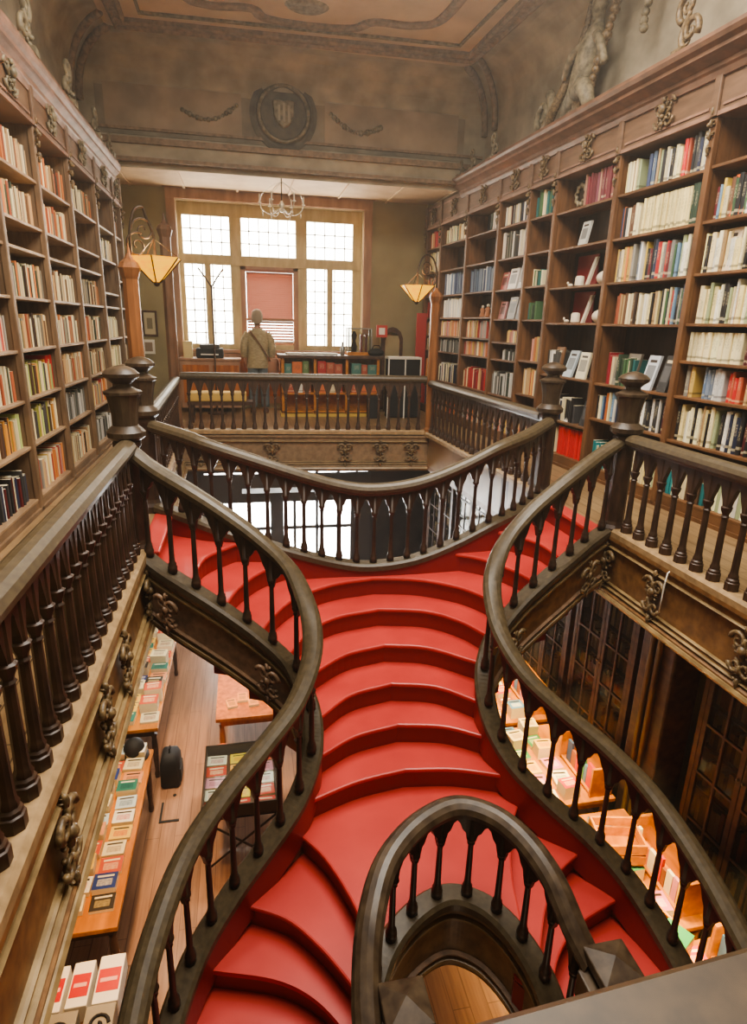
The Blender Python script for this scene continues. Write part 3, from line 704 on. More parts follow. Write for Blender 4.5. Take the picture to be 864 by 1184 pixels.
MB().loft([[(.76+r*math.cos(2*PI*i/32), BY-d, 4.78+r*math.sin(2*PI*i/32)) for i in range(32)] for r, d in ((.52, .02), (.52, .05), (.46, .07), (.43, .06), (.40, .09), (.36, .09), (.34, .06), (.02, .05))]).build('disc', ramp_mat('dark medallion', (104, 94, 78), (80, 72, 60), (2, 2, 2), .7), med, smooth=True, angle=.5)
MB().tube([(.76+.38*math.cos(2*PI*i/40), BY-.09, 4.78+.38*math.sin(2*PI*i/40)) for i in range(41)], .025, 8).build('ring', M['stucco'], med, smooth=True)
shd = MB(); pts = [(-.17, .18), (-.08, .2), (0, .18), (.08, .2), (.17, .18), (.16, -.02), (.1, -.14), (0, -.2), (-.1, -.14), (-.16, -.02)]
n = len(pts); shd.add([(.76+a, BY-.06, 4.78+b) for a, b in pts]+[(.76+a*.9, BY-.11, 4.78+b*.9) for a, b in pts], [tuple(range(n, 2*n))]+[(i, (i+1) % n, (i+1) % n+n, i+n) for i in range(n)])
shd.build('shield', M['stucco'], med)
for k in range(3): 
    MB().bx(.76-.09+k*.075, .76-.055+k*.075, BY-.125, BY-.105, 4.66+.02*(k == 0), 4.92-.03*abs(k-1)).build('relief_bar', M['cove'], med)

# ------------------------------------------------------------------ stucco ornaments above the cornices
def spiral_ornament(x, y, z, ax, h, label, mat=M['stucco'], k=1):
    r = thing('stucco_ornament', label, 'ornament', (x, y, z), 0, 'scroll ornaments on the cornice')
    A = Vector(ax); U = Vector((0, 0, 1)); c = Vector((x, y, z)); s = h/.6
    mb = MB()
    mb.tube([tuple(c+A*(.05*math.sin(t*4))*s+U*(h*.12+t*h*.5)) for t in [i/12 for i in range(13)]], lambda t: .035*s*(1-.4*t), 8)
    mb.build('stem', mat, r, smooth=True)
    MB().tube(scroll(c+U*h*.72+A*.02*s, A, U, h*.22, 1.4, 1, 26, start=-1.2), lambda t: .034*s*(1-.55*t), 8).build('upper_scroll', mat, r, smooth=True)
    MB().tube(scroll(c+U*h*.34-A*.08*s, -A, U, h*.2, 1.3, 1, 24, start=-.6), lambda t: .032*s*(1-.55*t), 8).build('lower_scroll', mat, r, smooth=True)
    lc = MB(); leaf_cluster(lc, c+U*h*.2, A, U, A.cross(U), .2*s, h*.5, 16, k); lc.build('leaves', mat, r, smooth=True)
    MB().box((x, y, z+.03), (.14, .14, .06)).build('foot', mat, r)
for i, (yy, hh) in enumerate(((6.9, .55), (8.3, .5), (9.6, .42), (10.5, .34))):
    spiral_ornament(-1.76, yy, 3.915, (0, 1, 0), hh, ['largest scroll ornament on the left cornice, nearest the camera', 'second scroll ornament along the left cornice', 'third scroll ornament along the left cornice', 'small scroll ornament at the far end of the left cornice'][i], M['stucco'], i)
for i, (yy, hh) in enumerate(((5.75, .55), (9.6, .42), (10.35, .36), (10.8, .3))):
    spiral_ornament(RX(yy)-.16, yy, 4.055, (0, 1, 0), hh, ['gilt scroll ornament on the right cornice in the top right corner', 'scroll ornament on the right cornice beyond the figure group', 'second small scroll ornament beyond the right figure group', 'last scroll ornament of the right cornice, beside the beam'][i], M['gold'] if i == 0 else M['stucco'], 10+i)
def skin_body(name, mat, nodes, edges, parent, sub=2, root=0):
    me = bpy.data.meshes.new(name); me.from_pydata([n[0] for n in nodes], edges, []); me.materials.append(mat)
    o = bpy.data.objects.new(name, me); C.objects.link(o)
    md = o.modifiers.new('skin', 'SKIN'); md.use_smooth_shade = True
    sk_ = me.skin_vertices[0].data if me.skin_vertices else None
    if sk_ is None:
        me.attributes  # the skin layer is made by the operator-free path below
    for i, n in enumerate(nodes):
        sk_[i].radius = (n[1], n[2] if len(n) > 2 else n[1]); sk_[i].use_root = (i == root)
    s = o.modifiers.new('sub', 'SUBSURF'); s.levels = sub; s.render_levels = sub
    if parent is not None: attach(o, parent)
    return o
def limb(mb, pts, n=10): # tapered limb through points with radius
    P = crom([(p[0], p[1], p[2], p[3]) for p in pts], 5); rad = [p[3] for p in P]
    mb.tube([p[:3] for p in P], lambda t: rad[min(len(rad)-1, int(round(t*(len(rad)-1))))], n)
fg = thing('stucco_figure', 'large stucco figure group reclining above the right cornice', 'sculpture', (3.98, 7.9, 4.08))
def FG(y, z, d=0): y -= .3; return (RX(y)+.12-d, y, z)
m = MB()
limb(m, [FG(8.55, 4.12)+(.06,), FG(8.3, 4.3, .05)+(.1,), FG(8.05, 4.42, .08)+(.15,), FG(7.93, 4.7, .08)+(.15,), FG(7.86, 4.92, .06)+(.12,), FG(7.84, 5.03, .05)+(.06,), FG(7.82, 5.12, .08)+(.08,), FG(7.8, 5.2, .08)+(.09,), FG(7.79, 5.28, .06)+(.04,)])
m.build('body', M['stucco'], fg, smooth=True)
m = MB(); limb(m, [FG(7.86, 4.9, .1)+(.06,), FG(8.1, 4.75, .2)+(.05,), FG(8.28, 4.6, .16)+(.04,)]); m.build('arm', M['stucco'], fg, smooth=True)
m = MB(); limb(m, [FG(7.82, 4.9, .08)+(.06,), FG(7.6, 4.75, .16)+(.05,), FG(7.5, 4.52, .14)+(.045,)]); m.build('arm', M['stucco'], fg, smooth=True)
m = MB(); limb(m, [FG(8.0, 4.4, .12)+(.12,), FG(7.75, 4.35, .2)+(.1,), FG(7.62, 4.14, .2)+(.07,)]); m.build('leg', M['stucco'], fg, smooth=True)
m = MB(); leaf_cluster(m, FG(8.0, 4.25, .1), (0, 1, 0), (0, 0, 1), (-1, 0, 0), .9, .4, 60, 5); m.build('drapery', M['gold'], fg, smooth=True)
m = MB(); m.tube(scroll(FG(8.85, 4.36, .1), (0, 1, 0), (0, 0, 1), .26, 1.5, 1, 30, start=2.2), lambda t: .06*(1-.55*t), 8); m.build('volute', M['stucco'], fg, smooth=True)
m = MB(); m.tube(crom([FG(8.75, 4.16, .12), FG(8.5, 4.3, .16), FG(8.3, 4.62, .1), FG(8.15, 5.0, .04), FG(8.05, 5.4, .02)], 6), lambda t: .07*(1-.5*t), 8); m.build('acanthus_stalk', M['gold'], fg, smooth=True)
m = MB()
for i in range(12): m.ball(FG(7.5+.02*i, 5.1-.075*i, .06+.01*i), .05+.01*math.sin(i*2), 8, 5)
m.build('fruit_garland', M['gold'], fg, smooth=True)
m = MB()
for i in range(10): m.ball(FG(7.02+.03*math.sin(i), 5.3-.07*i, .03), .045, 8, 5)
tag(m.build('stucco_garland', M['stucco'], smooth=True), 'hanging fruit garland of stucco on the right cove', 'garland')

# ------------------------------------------------------------------ bookcases and books
PAL = {
 'maroon': [('maroon', (128, 56, 62)), ('dusty pink', (158, 98, 92)), ('wine', (108, 46, 52)), ('tan', (168, 128, 104)), ('plum', (120, 70, 80))],
 'old': [('cream', (222, 205, 165)), ('tan', (196, 164, 118)), ('pale', (206, 190, 152)), ('brown', (120, 86, 60)), ('orange', (198, 120, 70)), ('dark green', (64, 70, 54)), ('grey', (128, 122, 108)), ('cream', (228, 214, 178)), ('dark brown', (66, 48, 38)), ('tan', (184, 148, 104)), ('ivory', (214, 200, 160)), ('rust', (164, 88, 60))],
 'cream': [('cream', (232, 218, 172)), ('ivory', (236, 226, 190)), ('pale yellow', (230, 212, 150)), ('cream', (224, 206, 160)), ('white', (234, 228, 210)), ('tan', (190, 156, 108)), ('black', (38, 34, 34)), ('pale green', (176, 186, 140))],
 'mix': [('cream', (230, 216, 172)), ('red', (176, 42, 40)), ('black', (40, 38, 40)), ('navy', (46, 56, 84)), ('white', (232, 226, 210)), ('orange', (206, 112, 54)), ('green', (70, 98, 66)), ('cream', (222, 206, 160)), ('brown', (110, 72, 48)), ('grey', (132, 128, 120)), ('light blue', (122, 152, 178)), ('yellow', (214, 182, 86)), ('maroon', (104, 36, 40))],
 'dark': [('black', (34, 32, 34)), ('dark grey', (66, 64, 64)), ('cream', (224, 210, 168)), ('navy', (44, 50, 74)), ('white', (226, 220, 206)), ('black', (44, 40, 40)), ('maroon', (92, 34, 36))],
 'reds': [('red', (172, 40, 40)), ('rust', (178, 84, 56)), ('tan', (196, 156, 106)), ('crimson', (140, 34, 44)), ('cream', (220, 200, 156)), ('bright red', (204, 44, 40))],
 'blue': [('slate blue', (98, 116, 140)), ('grey blue', (122, 134, 150)), ('navy', (60, 72, 104)), ('white', (220, 218, 212))],
 'green': [('green', (78, 110, 74)), ('dark green', (52, 72, 54)), ('cream', (224, 210, 170)), ('teal', (52, 110, 108))],
 'white': [('white', (226, 222, 212)), ('pale grey', (200, 196, 188)), ('ivory', (222, 212, 184))],
 'grey': [('grey', (120, 116, 108)), ('dark grey', (74, 72, 68)), ('white', (214, 208, 196)), ('dark green', (62, 70, 60))],
 'warm': [('orange', (204, 128, 70)), ('tan', (196, 160, 112)), ('cream', (226, 208, 166)), ('yellow', (206, 172, 92)), ('pink', (196, 140, 124)), ('grey', (150, 144, 132)), ('red', (178, 66, 54))],
 'teal': [('teal', (40, 124, 126)), ('cream', (220, 204, 160)), ('brown', (100, 72, 50))],
 'olive': [('olive', (150, 148, 70)), ('pale green', (170, 180, 110)), ('orange', (202, 140, 66)), ('cream', (224, 206, 160)), ('brown', (92, 66, 50)), ('dark grey', (74, 68, 66))],
}
ORD = ['first', 'second', 'third', 'fourth', 'fifth', 'sixth', 'seventh', 'eighth', 'ninth', 'tenth', 'eleventh', 'twelfth', 'thirteenth', 'fourteenth', 'fifteenth', 'sixteenth', 'seventeenth', 'eighteenth', 'nineteenth', 'twentieth', 'twenty-first', 'twenty-second', 'twenty-third', 'twenty-fourth', 'twenty-fifth', 'twenty-sixth', 'twenty-seventh', 'twenty-eighth', 'twenty-ninth', 'thirtieth', 'thirty-first', 'thirty-second', 'thirty-third', 'thirty-fourth', 'thirty-fifth', 'thirty-sixth', 'thirty-seventh', 'thirty-eighth', 'thirty-ninth', 'fortieth']
BOOKS = []
def bookunit():
    m = MB()
    # wrap-round cover with a softly rounded spine at y=0; page block behind it
    m.add([(0, .06, 0), (.2, .012, 0), (.5, 0, 0), (.8, .012, 0), (1, .06, 0), (1, 1, 0), (0, 1, 0)]+[(0, .06, 1), (.2, .012, 1), (.5, 0, 1), (.8, .012, 1), (1, .06, 1), (1, 1, 1), (0, 1, 1)],
          [(0, 1, 8, 7), (1, 2, 9, 8), (2, 3, 10, 9), (3, 4, 11, 10), (4, 5, 12, 11), (6, 0, 7, 13), (6, 5, 4, 3, 2, 1, 0)])
    m.add([(.08, .05, .985), (.92, .05, .985), (.92, 1, .985), (.08, 1, .985), (0, .06, 1), (.2, .012, 1), (.5, 0, 1), (.8, .012, 1), (1, .06, 1), (1, 1, 1), (0, 1, 1)], [(4, 5, 0), (5, 6, 0), (6, 1, 0), (6, 7, 1), (7, 8, 1), (8, 9, 2, 1), (10, 4, 0, 3)])
    m.add([(.08, .05, .985), (.92, .05, .985), (.92, 1, .985), (.08, 1, .985), (0, 1, 0), (1, 1, 0), (1, 1, 1), (0, 1, 1)], [(0, 1, 2, 3), (5, 4, 7, 6)], 1)
    return m.mesh('book', [M['bookO'], M['pages']])
BOOKME = bookunit()
class Wall:
    """book coordinates along a wall: s towards the far end, d out into the room"""
    def __init__(w, side): w.side = side
    def pt(w, s, d, z):
        if w.side == 'L': return (LX+d, s, z)
        return (RX(s)-d, s, z)
    def rz(w): return PI/2 if w.side == 'L' else -PI/2+math.atan(.0577)
WL, WR = Wall('L'), Wall('R')
def fill(w, s0, s1, z, hmax, pal, bay, shelf, frac=(0, 1), hr=(.62, .86), tr=(.022, .05), seed=0, setb=.03, same=None, gap=0):
    rr = random.Random(seed); a = s0+(s1-s0)*frac[0]+.012; b = s0+(s1-s0)*frac[1]-.012; row = []
    while True:
        t = rr.uniform(*tr)
        if a+t > b: break
        nm, c = rr.choice(PAL[pal]) if same is None else PAL[pal][same % len(PAL[pal])]
        j = rr.uniform(.88, 1.1); c = tuple(min(245, x*j) for x in c)
        h = hmax*(rr.uniform(*hr) if same is None else hr[1]); d = rr.uniform(.15, .21)
        row.append(dict(w=w, s=a, t=t, h=h, d=d, z=z, col=c, nm=nm, bay=bay, shelf=shelf, setb=setb+rr.uniform(0, .025), tilt=0))
        a += t+.0015+(gap if rr.random() < .06 else 0)
    if row and rr.random() < .5 and frac[1] >= .99: row[-1]['tilt'] = 0
    BOOKS.append(row)
def bk_tf(b):
    w = b['w']; rz = w.rz(); s = b['s'] if w.side == 'L' else b['s']+b['t']
    p = w.pt(s, -b['setb'], b['z']); return p, rz

def bay(side, s0, s1, zs_, top, label, posts=(True, False), mat=None, narrow=False, ztop=4.0, ornament=True, k=0, foot=0.0):
    """one bay of the wall bookcase: uprights, shelves, back, plinth, frieze panel with carving"""
    w = WL if side == 'L' else WR; mat = mat or (M['caseL'] if side == 'L' else M['case'])
    r = thing('bookcase', label, 'bookcase', w.pt((s0+s1)/2, 0, 0), 0, 'tall bookcase bays along the walls')
    D = .33; rz = PI/2 if side == 'L' else RANG
    def bxl(sa, sb, da, db, za, zb, name, m_, bevel=0):
        p0, p1, p2, p3 = w.pt(sa, da, za), w.pt(sb, da, za), w.pt(sb, db, za), w.pt(sa, db, za)
        poly = [(p[0], p[1]) for p in (p0, p1, p2, p3)]
        if side == 'L': poly.reverse()
        return MB().prism(poly, za, zb).build(name, m_, r, bevel=bevel)
    for e, on in ((s0, posts[0]), (s1, posts[1])):
        if on:
            u = bxl(e-.022, e+.022, .02, -D, foot, top, 'upright', mat, .006)
            bxl(e-.032, e+.032, .035, -.02, foot, top, 'pilaster', mat, .008)
            cap = MB(); c = w.pt(e, .04, top-.1); leaf_cluster(cap, c, (0, 1, 0), (0, 0, 1), (1 if side == 'L' else -1, 0, 0), .16, .34, 22, k+int(e*10)); cap.build('carved_capital', M['gold'], r, smooth=True)
    for z in zs_: bxl(s0, s1, .012, -D, z-.028, z, 'shelf', M['shelfL'] if side == 'L' else mat, .005)
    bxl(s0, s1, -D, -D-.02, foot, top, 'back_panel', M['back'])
    bxl(s0, s1, .01, -.03, foot, zs_[-1]-.028, 'plinth', mat)
    bxl(s0, s1, .035, .01, foot, foot+.035, 'foot_moulding', mat)
    f = bxl(s0, s1, .03, -D, top, top+.42, 'frieze', M['frieze'])
    bxl(s0, s1, .05, .03, top, top+.035, 'frieze_moulding', M['cornice']); bxl(s0+.08, s1-.08, .045, .03, top+.34, top+.365, 'frieze_moulding', M['cornice'])
    bxl(s0+.08, s1-.08, .042, .03, top+.07, top+.09, 'frieze_moulding', M['cornice'])
    for e, on in ((s0, posts[0]), (s1, posts[1])):
        if on: bxl(e-.04, e+.04, .06, .03, top, top+.42, 'frieze_pilaster', M['frieze'], .008)
    if ornament:
        q = MB(); c = Vector(w.pt((s0+s1)/2, .05, top+.215)); A = Vector((0, 1, 0)); U = Vector((0, 0, 1))
        wd = min(.34, (s1-s0)*.42)
        for sg in (1, -1):
            for sv in (1, -1): q.tube(scroll(c+A*sg*wd*.2+U*sv*.06, A*sg, U*sv, wd*.22, 1.2, 1, 14), lambda t: .017*(1-.6*t), 6)
        leaf_cluster(q, c, A, U, (1 if side == 'L' else -1, 0, 0), wd, .24, 18, k); q.build('carved_ornament', M['gold'] if side == 'R' else M['stucco'], r, smooth=True)
    return r
# right wall
RP = [2.6, 3.98, 5.37, 6.69, 7.93, 8.6, 9.53, 10.73, 11.95, 12.75]
RZ = {
 0: [3.12, 2.67, 2.23, 1.79, 1.45, 1.12, .69, .14], 1: [3.12, 2.67, 2.23, 1.79, 1.45, 1.12, .69, .14], 2: [3.11, 2.67, 2.22, 1.78, 1.12, .71, .14], 3: [3.11, 2.68, 2.22, 1.79, 1.13, .57, .14],
 4: [3.14, 2.7, 2.27, 1.83, 1.27, .8, .14], 5: [3.15, 2.7, 2.26, 1.84, 1.5, 1.24, .7, .14], 6: [3.16, 2.71, 2.27, 1.87, 1.54, 1.25, .7, .14], 7: [3.16, 2.71, 2.27, 1.87, 1.54, 1.25, .7, .14], 8: [3.16, 2.71, 2.27, 1.87, 1.54, 1.25, .7, .14]}
RN = ['right bookcase bay partly out of the picture, nearest the camera', 'right bookcase bay at the picture edge with the large orange book', 'right bookcase bay behind the near right newel post', 'right bookcase bay with the crimson panels and white casts', 'narrow right bookcase bay with few green books', 'right bookcase bay with open magazines face-out', 'right bookcase bay with small clay figures', 'right bookcase bay with slate blue volumes', 'last right bookcase bay, behind the amber lamp']
RS = ['nearest right bookcase', 'right edge bookcase', 'bookcase behind near right newel', 'bookcase with crimson panels', 'narrow right bookcase', 'bookcase with face-out magazines', 'bookcase with clay figures', 'bookcase with blue volumes', 'last right bookcase']
RT_ = [3.56, 3.56, 3.55, 3.53, 3.5, 3.48, 3.46, 3.45, 3.44]
for i in range(9):
    bay('R', RP[i], RP[i+1], RZ[i], 3.5, RN[i], (True, i == 8), k=i)
# left wall
LP = [3.45, 4.65, 5.86, 7.01, 8.23, 9.57, 10.75, 11.4]
LZ = [2.92, 2.5, 2.27, 1.86, 1.42, 1.0, .6, .12]
LZs = {0: LZ, 1: LZ, 2: LZ, 3: LZ, 4: LZ, 5: [2.92, 2.5, 2.05, 1.86, 1.42, 1.0, .6, .12], 6: LZ}
LN = ['left bookcase bay out of the picture beside the camera', 'left bookcase bay cut by the picture edge', 'left bookcase bay with the red spines, first full bay', 'left bookcase bay next to the first full bay', 'left bookcase bay behind the front newel post', 'left bookcase bay with two bare top shelves', 'last left bookcase bay beside the orange column']
LS = ['nearest left bookcase', 'left edge bookcase', 'first full left bookcase', 'second full left bookcase', 'left bookcase behind newel', 'left bookcase with bare shelves', 'last left bookcase']
for i in range(7): bay('L', LP[i], LP[i+1], LZs[i], 3.39, LN[i], (True, i == 6), k=20+i)
# cornices
CORN = [(-.34, .0), (.02, 0), (.04, .06), (.06, .08), (.06, .13), (.12, .17), (.16, .19), (.16, .23), (.2, .26), (.22, .3), (.22, .34), (-.34, .34)]
M['corniceR'] = ramp_mat('right cornice wood', (136, 98, 74), (104, 74, 54), (2, 2, 2), .45, noise=3)
def cornice(n, a, b, z, side, ex=1.0):
    o = struct(MB().sweep([a+(z,), b+(z,)], [(side*u*ex if u > 0 else side*u, w*.76) for u, w in CORN]).build('trim_%d' % n, M['cornice'] if n == 9 else M['corniceR']))
cornice(9, (LX+.03, 1.0), (LX+.03, 11.0), 3.66, -1, .6)
cornice(10, (RX(1.0)-.03, 1.0), (RX(11.0)-.03, 11.0), 3.80, 1, 1.15)
# returns of the end wall between bookcase and ceiling at the far end
struct(MB().bx(-2.3, -1.86, 11.42, 11.5, 0, 4.0).build('wall_left_return', wl)); struct(MB().bx(RX(12.8), 4.75, 12.78, 12.9, 0, 4.0).build('wall_right_return', wl))

# ---- what stands on the shelves
def F_(side, i, sh, pal, frac=(0, 1), hr=(.62, .86), tr=(.022, .05), same=None, hmax=None, gap=0):
    P, Z = (RP, RZ[i]) if side == 'R' else (LP, LZs[i]); z = Z[sh]; up = (Z[sh-1]-.028) if sh else (3.5 if side == 'R' else 3.39)
    fill(WR if side == 'R' else WL, P[i]+.03, P[i+1]-.03, z, (hmax or min(.42, up-z)), pal, (side, i), sh, frac, hr, tr, hash((side, i, sh, pal)) % 1 + i*31+sh*7+(0 if side == 'R' else 500)+int(frac[0]*100), same=same, gap=gap)
# near right (edge) bay
F_('R', 1, 1, 'cream', (.0, .2), (.7, .9)); F_('R', 1, 1, 'warm', (.2, .3), (.8, .9)); F_('R', 1, 1, 'mix', (.62, 1), (.6, .85)); F_('R', 1, 2, 'cream', (0, .25), (.7, .95)); F_('R', 1, 2, 'dark', (.25, .45), (.75, .9)); F_('R', 1, 2, 'cream', (.62, 1), (.6, .85))
F_('R', 1, 3, 'cream', (0, 1), (.7, .9)); F_('R', 1, 4, 'cream', (.5, 1), (.72, .8), (.035, .05), same=0, hmax=.33); F_('R', 1, 4, 'dark', (0, .5), (.7, .95)); F_('R', 1, 5, 'cream', (0, .45), (.7, .9), hmax=.33); F_('R', 1, 5, 'reds', (.45, .6), (.6, .9), hmax=.33); F_('R', 1, 5, 'blue', (.6, .82), (.8, .9), (.03, .05), hmax=.33); F_('R', 1, 5, 'warm', (.86, 1), (.8, .92), hmax=.33)
F_('R', 1, 6, 'dark', (0, .6), (.7, .95)); F_('R', 1, 6, 'cream', (.6, 1), (.7, .95)); F_('R', 1, 7, 'cream', (0, .6), (.6, .8)); F_('R', 1, 7, 'teal', (.6, 1), (.5, .7))
# bay behind the near newel
F_('R', 2, 0, 'dark', (0, .25), (.75, .95)); F_('R', 2, 0, 'reds', (.25, .33), (.8, .85)); F_('R', 2, 0, 'cream', (.33, .62), (.72, .86)); F_('R', 2, 0, 'blue', (.62, .74), (.8, .84)); F_('R', 2, 0, 'cream', (.8, .98), (.75, .85))
F_('R', 2, 1, 'green', (0, .16), (.8, .95)); F_('R', 2, 1, 'cream', (.16, .72), (.8, .84), (.03, .045), same=2); F_('R', 2, 1, 'mix', (.72, 1), (.6, .8))
F_('R', 2, 2, 'cream', (0, .2), (.7, .9)); F_('R', 2, 2, 'mix', (.2, .62), (.7, .92)); F_('R', 2, 2, 'blue', (.62, .72), (.88, .95)); F_('R', 2, 2, 'warm', (.72, 1), (.75, .9))
F_('R', 2, 3, 'mix', (0, .34), (.75, .9), (.02, .035)); F_('R', 2, 3, 'cream', (.34, .55), (.7, .8)); F_('R', 2, 3, 'old', (.55, .9), (.68, .8), (.025, .04))
F_('R', 2, 4, 'green', (.52, .8), (.55, .68), hmax=.5); F_('R', 2, 4, 'reds', (.8, .92), (.6, .7), hmax=.5)
F_('R', 2, 5, 'dark', (0, .45), (.65, .95)); F_('R', 2, 5, 'mix', (.45, 1), (.65, .85)); F_('R', 2, 6, 'teal', (.5, .98), (.6, .8)); F_('R', 2, 6, 'cream', (0, .5), (.55, .75))
# crimson panel bay
F_('R', 3, 0, 'maroon', (.0, .62), (.8, .9), (.03, .045)); F_('R', 3, 0, 'green', (.0, .06), (.85, .95))
F_('R', 3, 4, 'grey', (.72, .98), (.6, .8)); F_('R', 3, 5, 'dark', (.3, 1), (.5, .8)); F_('R', 3, 6, 'reds', (0, .6), (.75, .9), same=5); F_('R', 3, 6, 'cream', (.6, 1), (.6, .85))
# narrow bay
F_('R', 4, 0, 'green', (.3, 1), (.7, .95), (.03, .05)); F_('R', 4, 2, 'green', (.35, .9), (.45, .6)); F_('R', 4, 3, 'green', (.5, .95), (.45, .6)); F_('R', 4, 4, 'warm', (0, .6), (.7, .8), (.04, .06)); F_('R', 4, 5, 'warm', (0, .9), (.7, .9), (.03, .05)); F_('R', 4, 6, 'reds', (0, 1))
# further bays
F_('R', 5, 0, 'dark', (0, 1), (.74, .78), (.03, .04)); F_('R', 5, 1, 'white', (0, .4), (.75, .9), (.02, .035)); F_('R', 5, 1, 'grey', (.45, 1), (.7, .9), (.02, .035)); F_('R', 5, 4, 'warm', (0, .55), (.5, .6)); F_('R', 5, 5, 'grey', (0, .7), (.5, .7)); F_('R', 5, 6, 'grey'); F_('R', 5, 7, 'warm')
F_('R', 6, 0, 'grey', (.1, .4), (.6, .85)); F_('R', 6, 2, 'blue', (0, .95), (.8, .92), (.03, .045)); F_('R', 6, 4, 'warm', (0, 1), (.8, .95)); F_('R', 6, 5, 'warm', (0, 1), (.8, .92)); F_('R', 6, 6, 'reds'); F_('R', 6, 7, 'warm')
F_('R', 7, 0, 'cream', (0, .95), (.7, .85)); F_('R', 7, 2, 'blue', (0, .95), (.8, .92), (.03, .05)); F_('R', 7, 3, 'white', (0, .95), (.8, .92), (.03, .06)); F_('R', 7, 4, 'warm', (0, 1), (.8, .95)); F_('R', 7, 5, 'grey', (0, 1), (.7, .9)); F_('R', 7, 6, 'dark'); F_('R', 7, 7, 'warm')
for sh, p in ((0, 'reds'), (1, 'cream'), (2, 'warm'), (3, 'reds'), (4, 'warm'), (5, 'olive'), (6, 'warm'), (7, 'mix')): F_('R', 8, sh, p, (0, 1), (.75, .9))
# left wall
for i, rows in {
 1: {0: 'old', 1: 'old', 3: 'grey', 4: 'warm', 5: 'old', 6: 'olive', 7: 'dark'},
 2: {0: 'old', 1: 'old', 3: 'old', 4: 'old', 5: 'olive', 6: 'olive', 7: 'warm'},
 3: {0: 'old', 1: 'old', 3: 'old', 4: 'old', 5: 'old', 6: 'grey', 7: 'old'},
 4: {0: 'old', 3: 'old', 4: 'old', 5: 'old', 6: 'warm', 7: 'grey'},
 5: {1: 'cream', 4: 'cream', 5: 'cream', 6: 'old', 7: 'grey'},
 6: {0: 'old', 1: 'old', 3: 'old', 4: 'old', 5: 'old', 6: 'old', 7: 'old'}}.items():
    for sh, p in rows.items():
        F_('L', i, sh, p, (0, 1), (.66, .86) if i < 6 else (.7, .8), (.018, .036), hmax=.36)
F_('L', 2, 5, 'reds', (.8, 1), (.88, .92), hmax=.36, same=0)

# rank the books by their size in the photograph
flat = [b for row in BOOKS for b in row]
def area(b):
    p, rz = bk_tf(b); q = proj(p); q2 = proj((p[0], p[1], p[2]+b['h'])); w = b['w']; q3 = proj(w.pt(b['s']+(b['t'] if w.side == 'L' else 0), -b['setb'], b['z']))
    if not (q and q2 and q3): return 0
    if not (0 < q[0] < 864 and 0 < q[1] < 1184 and -5 < q2[1] < 1184): return 0
    a = abs((q2[0]-q[0])*(q3[1]-q[1])-(q2[1]-q[1])*(q3[0]-q[0]))
    if w.side == 'R' and q[1] > 560: a *= .3
    return a
for row in BOOKS:
    for j, b in enumerate(row): b['a'] = area(b)
# ordinal of each book on its shelf, counted from the left as seen in the photo
from collections import defaultdict
sh_rows = defaultdict(list)
for b in flat: sh_rows[b['bay'], b['shelf']].append(b)
for key, L_ in sh_rows.items():
    L_.sort(key=lambda b: b['s'], reverse=(key[0][0] == 'R'))
    for j, b in enumerate(L_): b['j'] = j
    b['n'] = len(L_)
rank = sorted(flat, key=lambda b: -b['a'])
single = rank[:182]; rest = rank[182:]
for b in single:
    p, rz = bk_tf(b)
    o = bpy.data.objects.new('book', BOOKME); C.objects.link(o); o.location = p; o.rotation_euler = (0, 0, rz); o.scale = (b['t'], b['d'], b['h']); o.color = lin(b['col'])
    sd, i = b['bay']; nm = (RS if sd == 'R' else LS)[i]; j = b['j']
    size = 'tall' if b['h'] > .31 else ('small' if b['h'] < .24 else 'upright')
    pos = (ORD[j] if j < len(ORD) else 'last')+' from left'
    tag(o, f"{size} {b['nm']} book, {pos}, {ORD[b['shelf']]} shelf down, {nm}", 'book', 'upright books on the wall shelves')
mb = MB(); cols_ = []
for b in rest:
    p, rz = bk_tf(b); ca, sa = math.cos(rz), math.sin(rz); t, d, h = b['t'], b['d'], b['h']
    vs = []
    for z in (0, h):
        for x, y in ((0, .008), (t/2, 0), (t, .008), (t, d), (0, d)): vs.append((p[0]+x*ca-y*sa, p[1]+x*sa+y*ca, p[2]+z))
    mb.add(vs, [(0, 1, 6, 5), (1, 2, 7, 6), (2, 3, 8, 7), (4, 0, 5, 9), (3, 4, 9, 8)], 0); mb.add([vs[i] for i in (5, 6, 7, 8, 9)], [(0, 1, 2, 3, 4)], 1)
    cols_.append((b['col'], 10+5))
o = mb.build('books', [M['bookA'], M['pages']])
at = o.data.color_attributes.new('Col', 'FLOAT_COLOR', 'POINT')
vals = []
for c, n in cols_: vals += list(lin(c))*n
at.data.foreach_set('color', vals)
o['kind'] = 'stuff'; tag(o, 'smaller and farther books filling the remaining shelves of both walls', 'books')

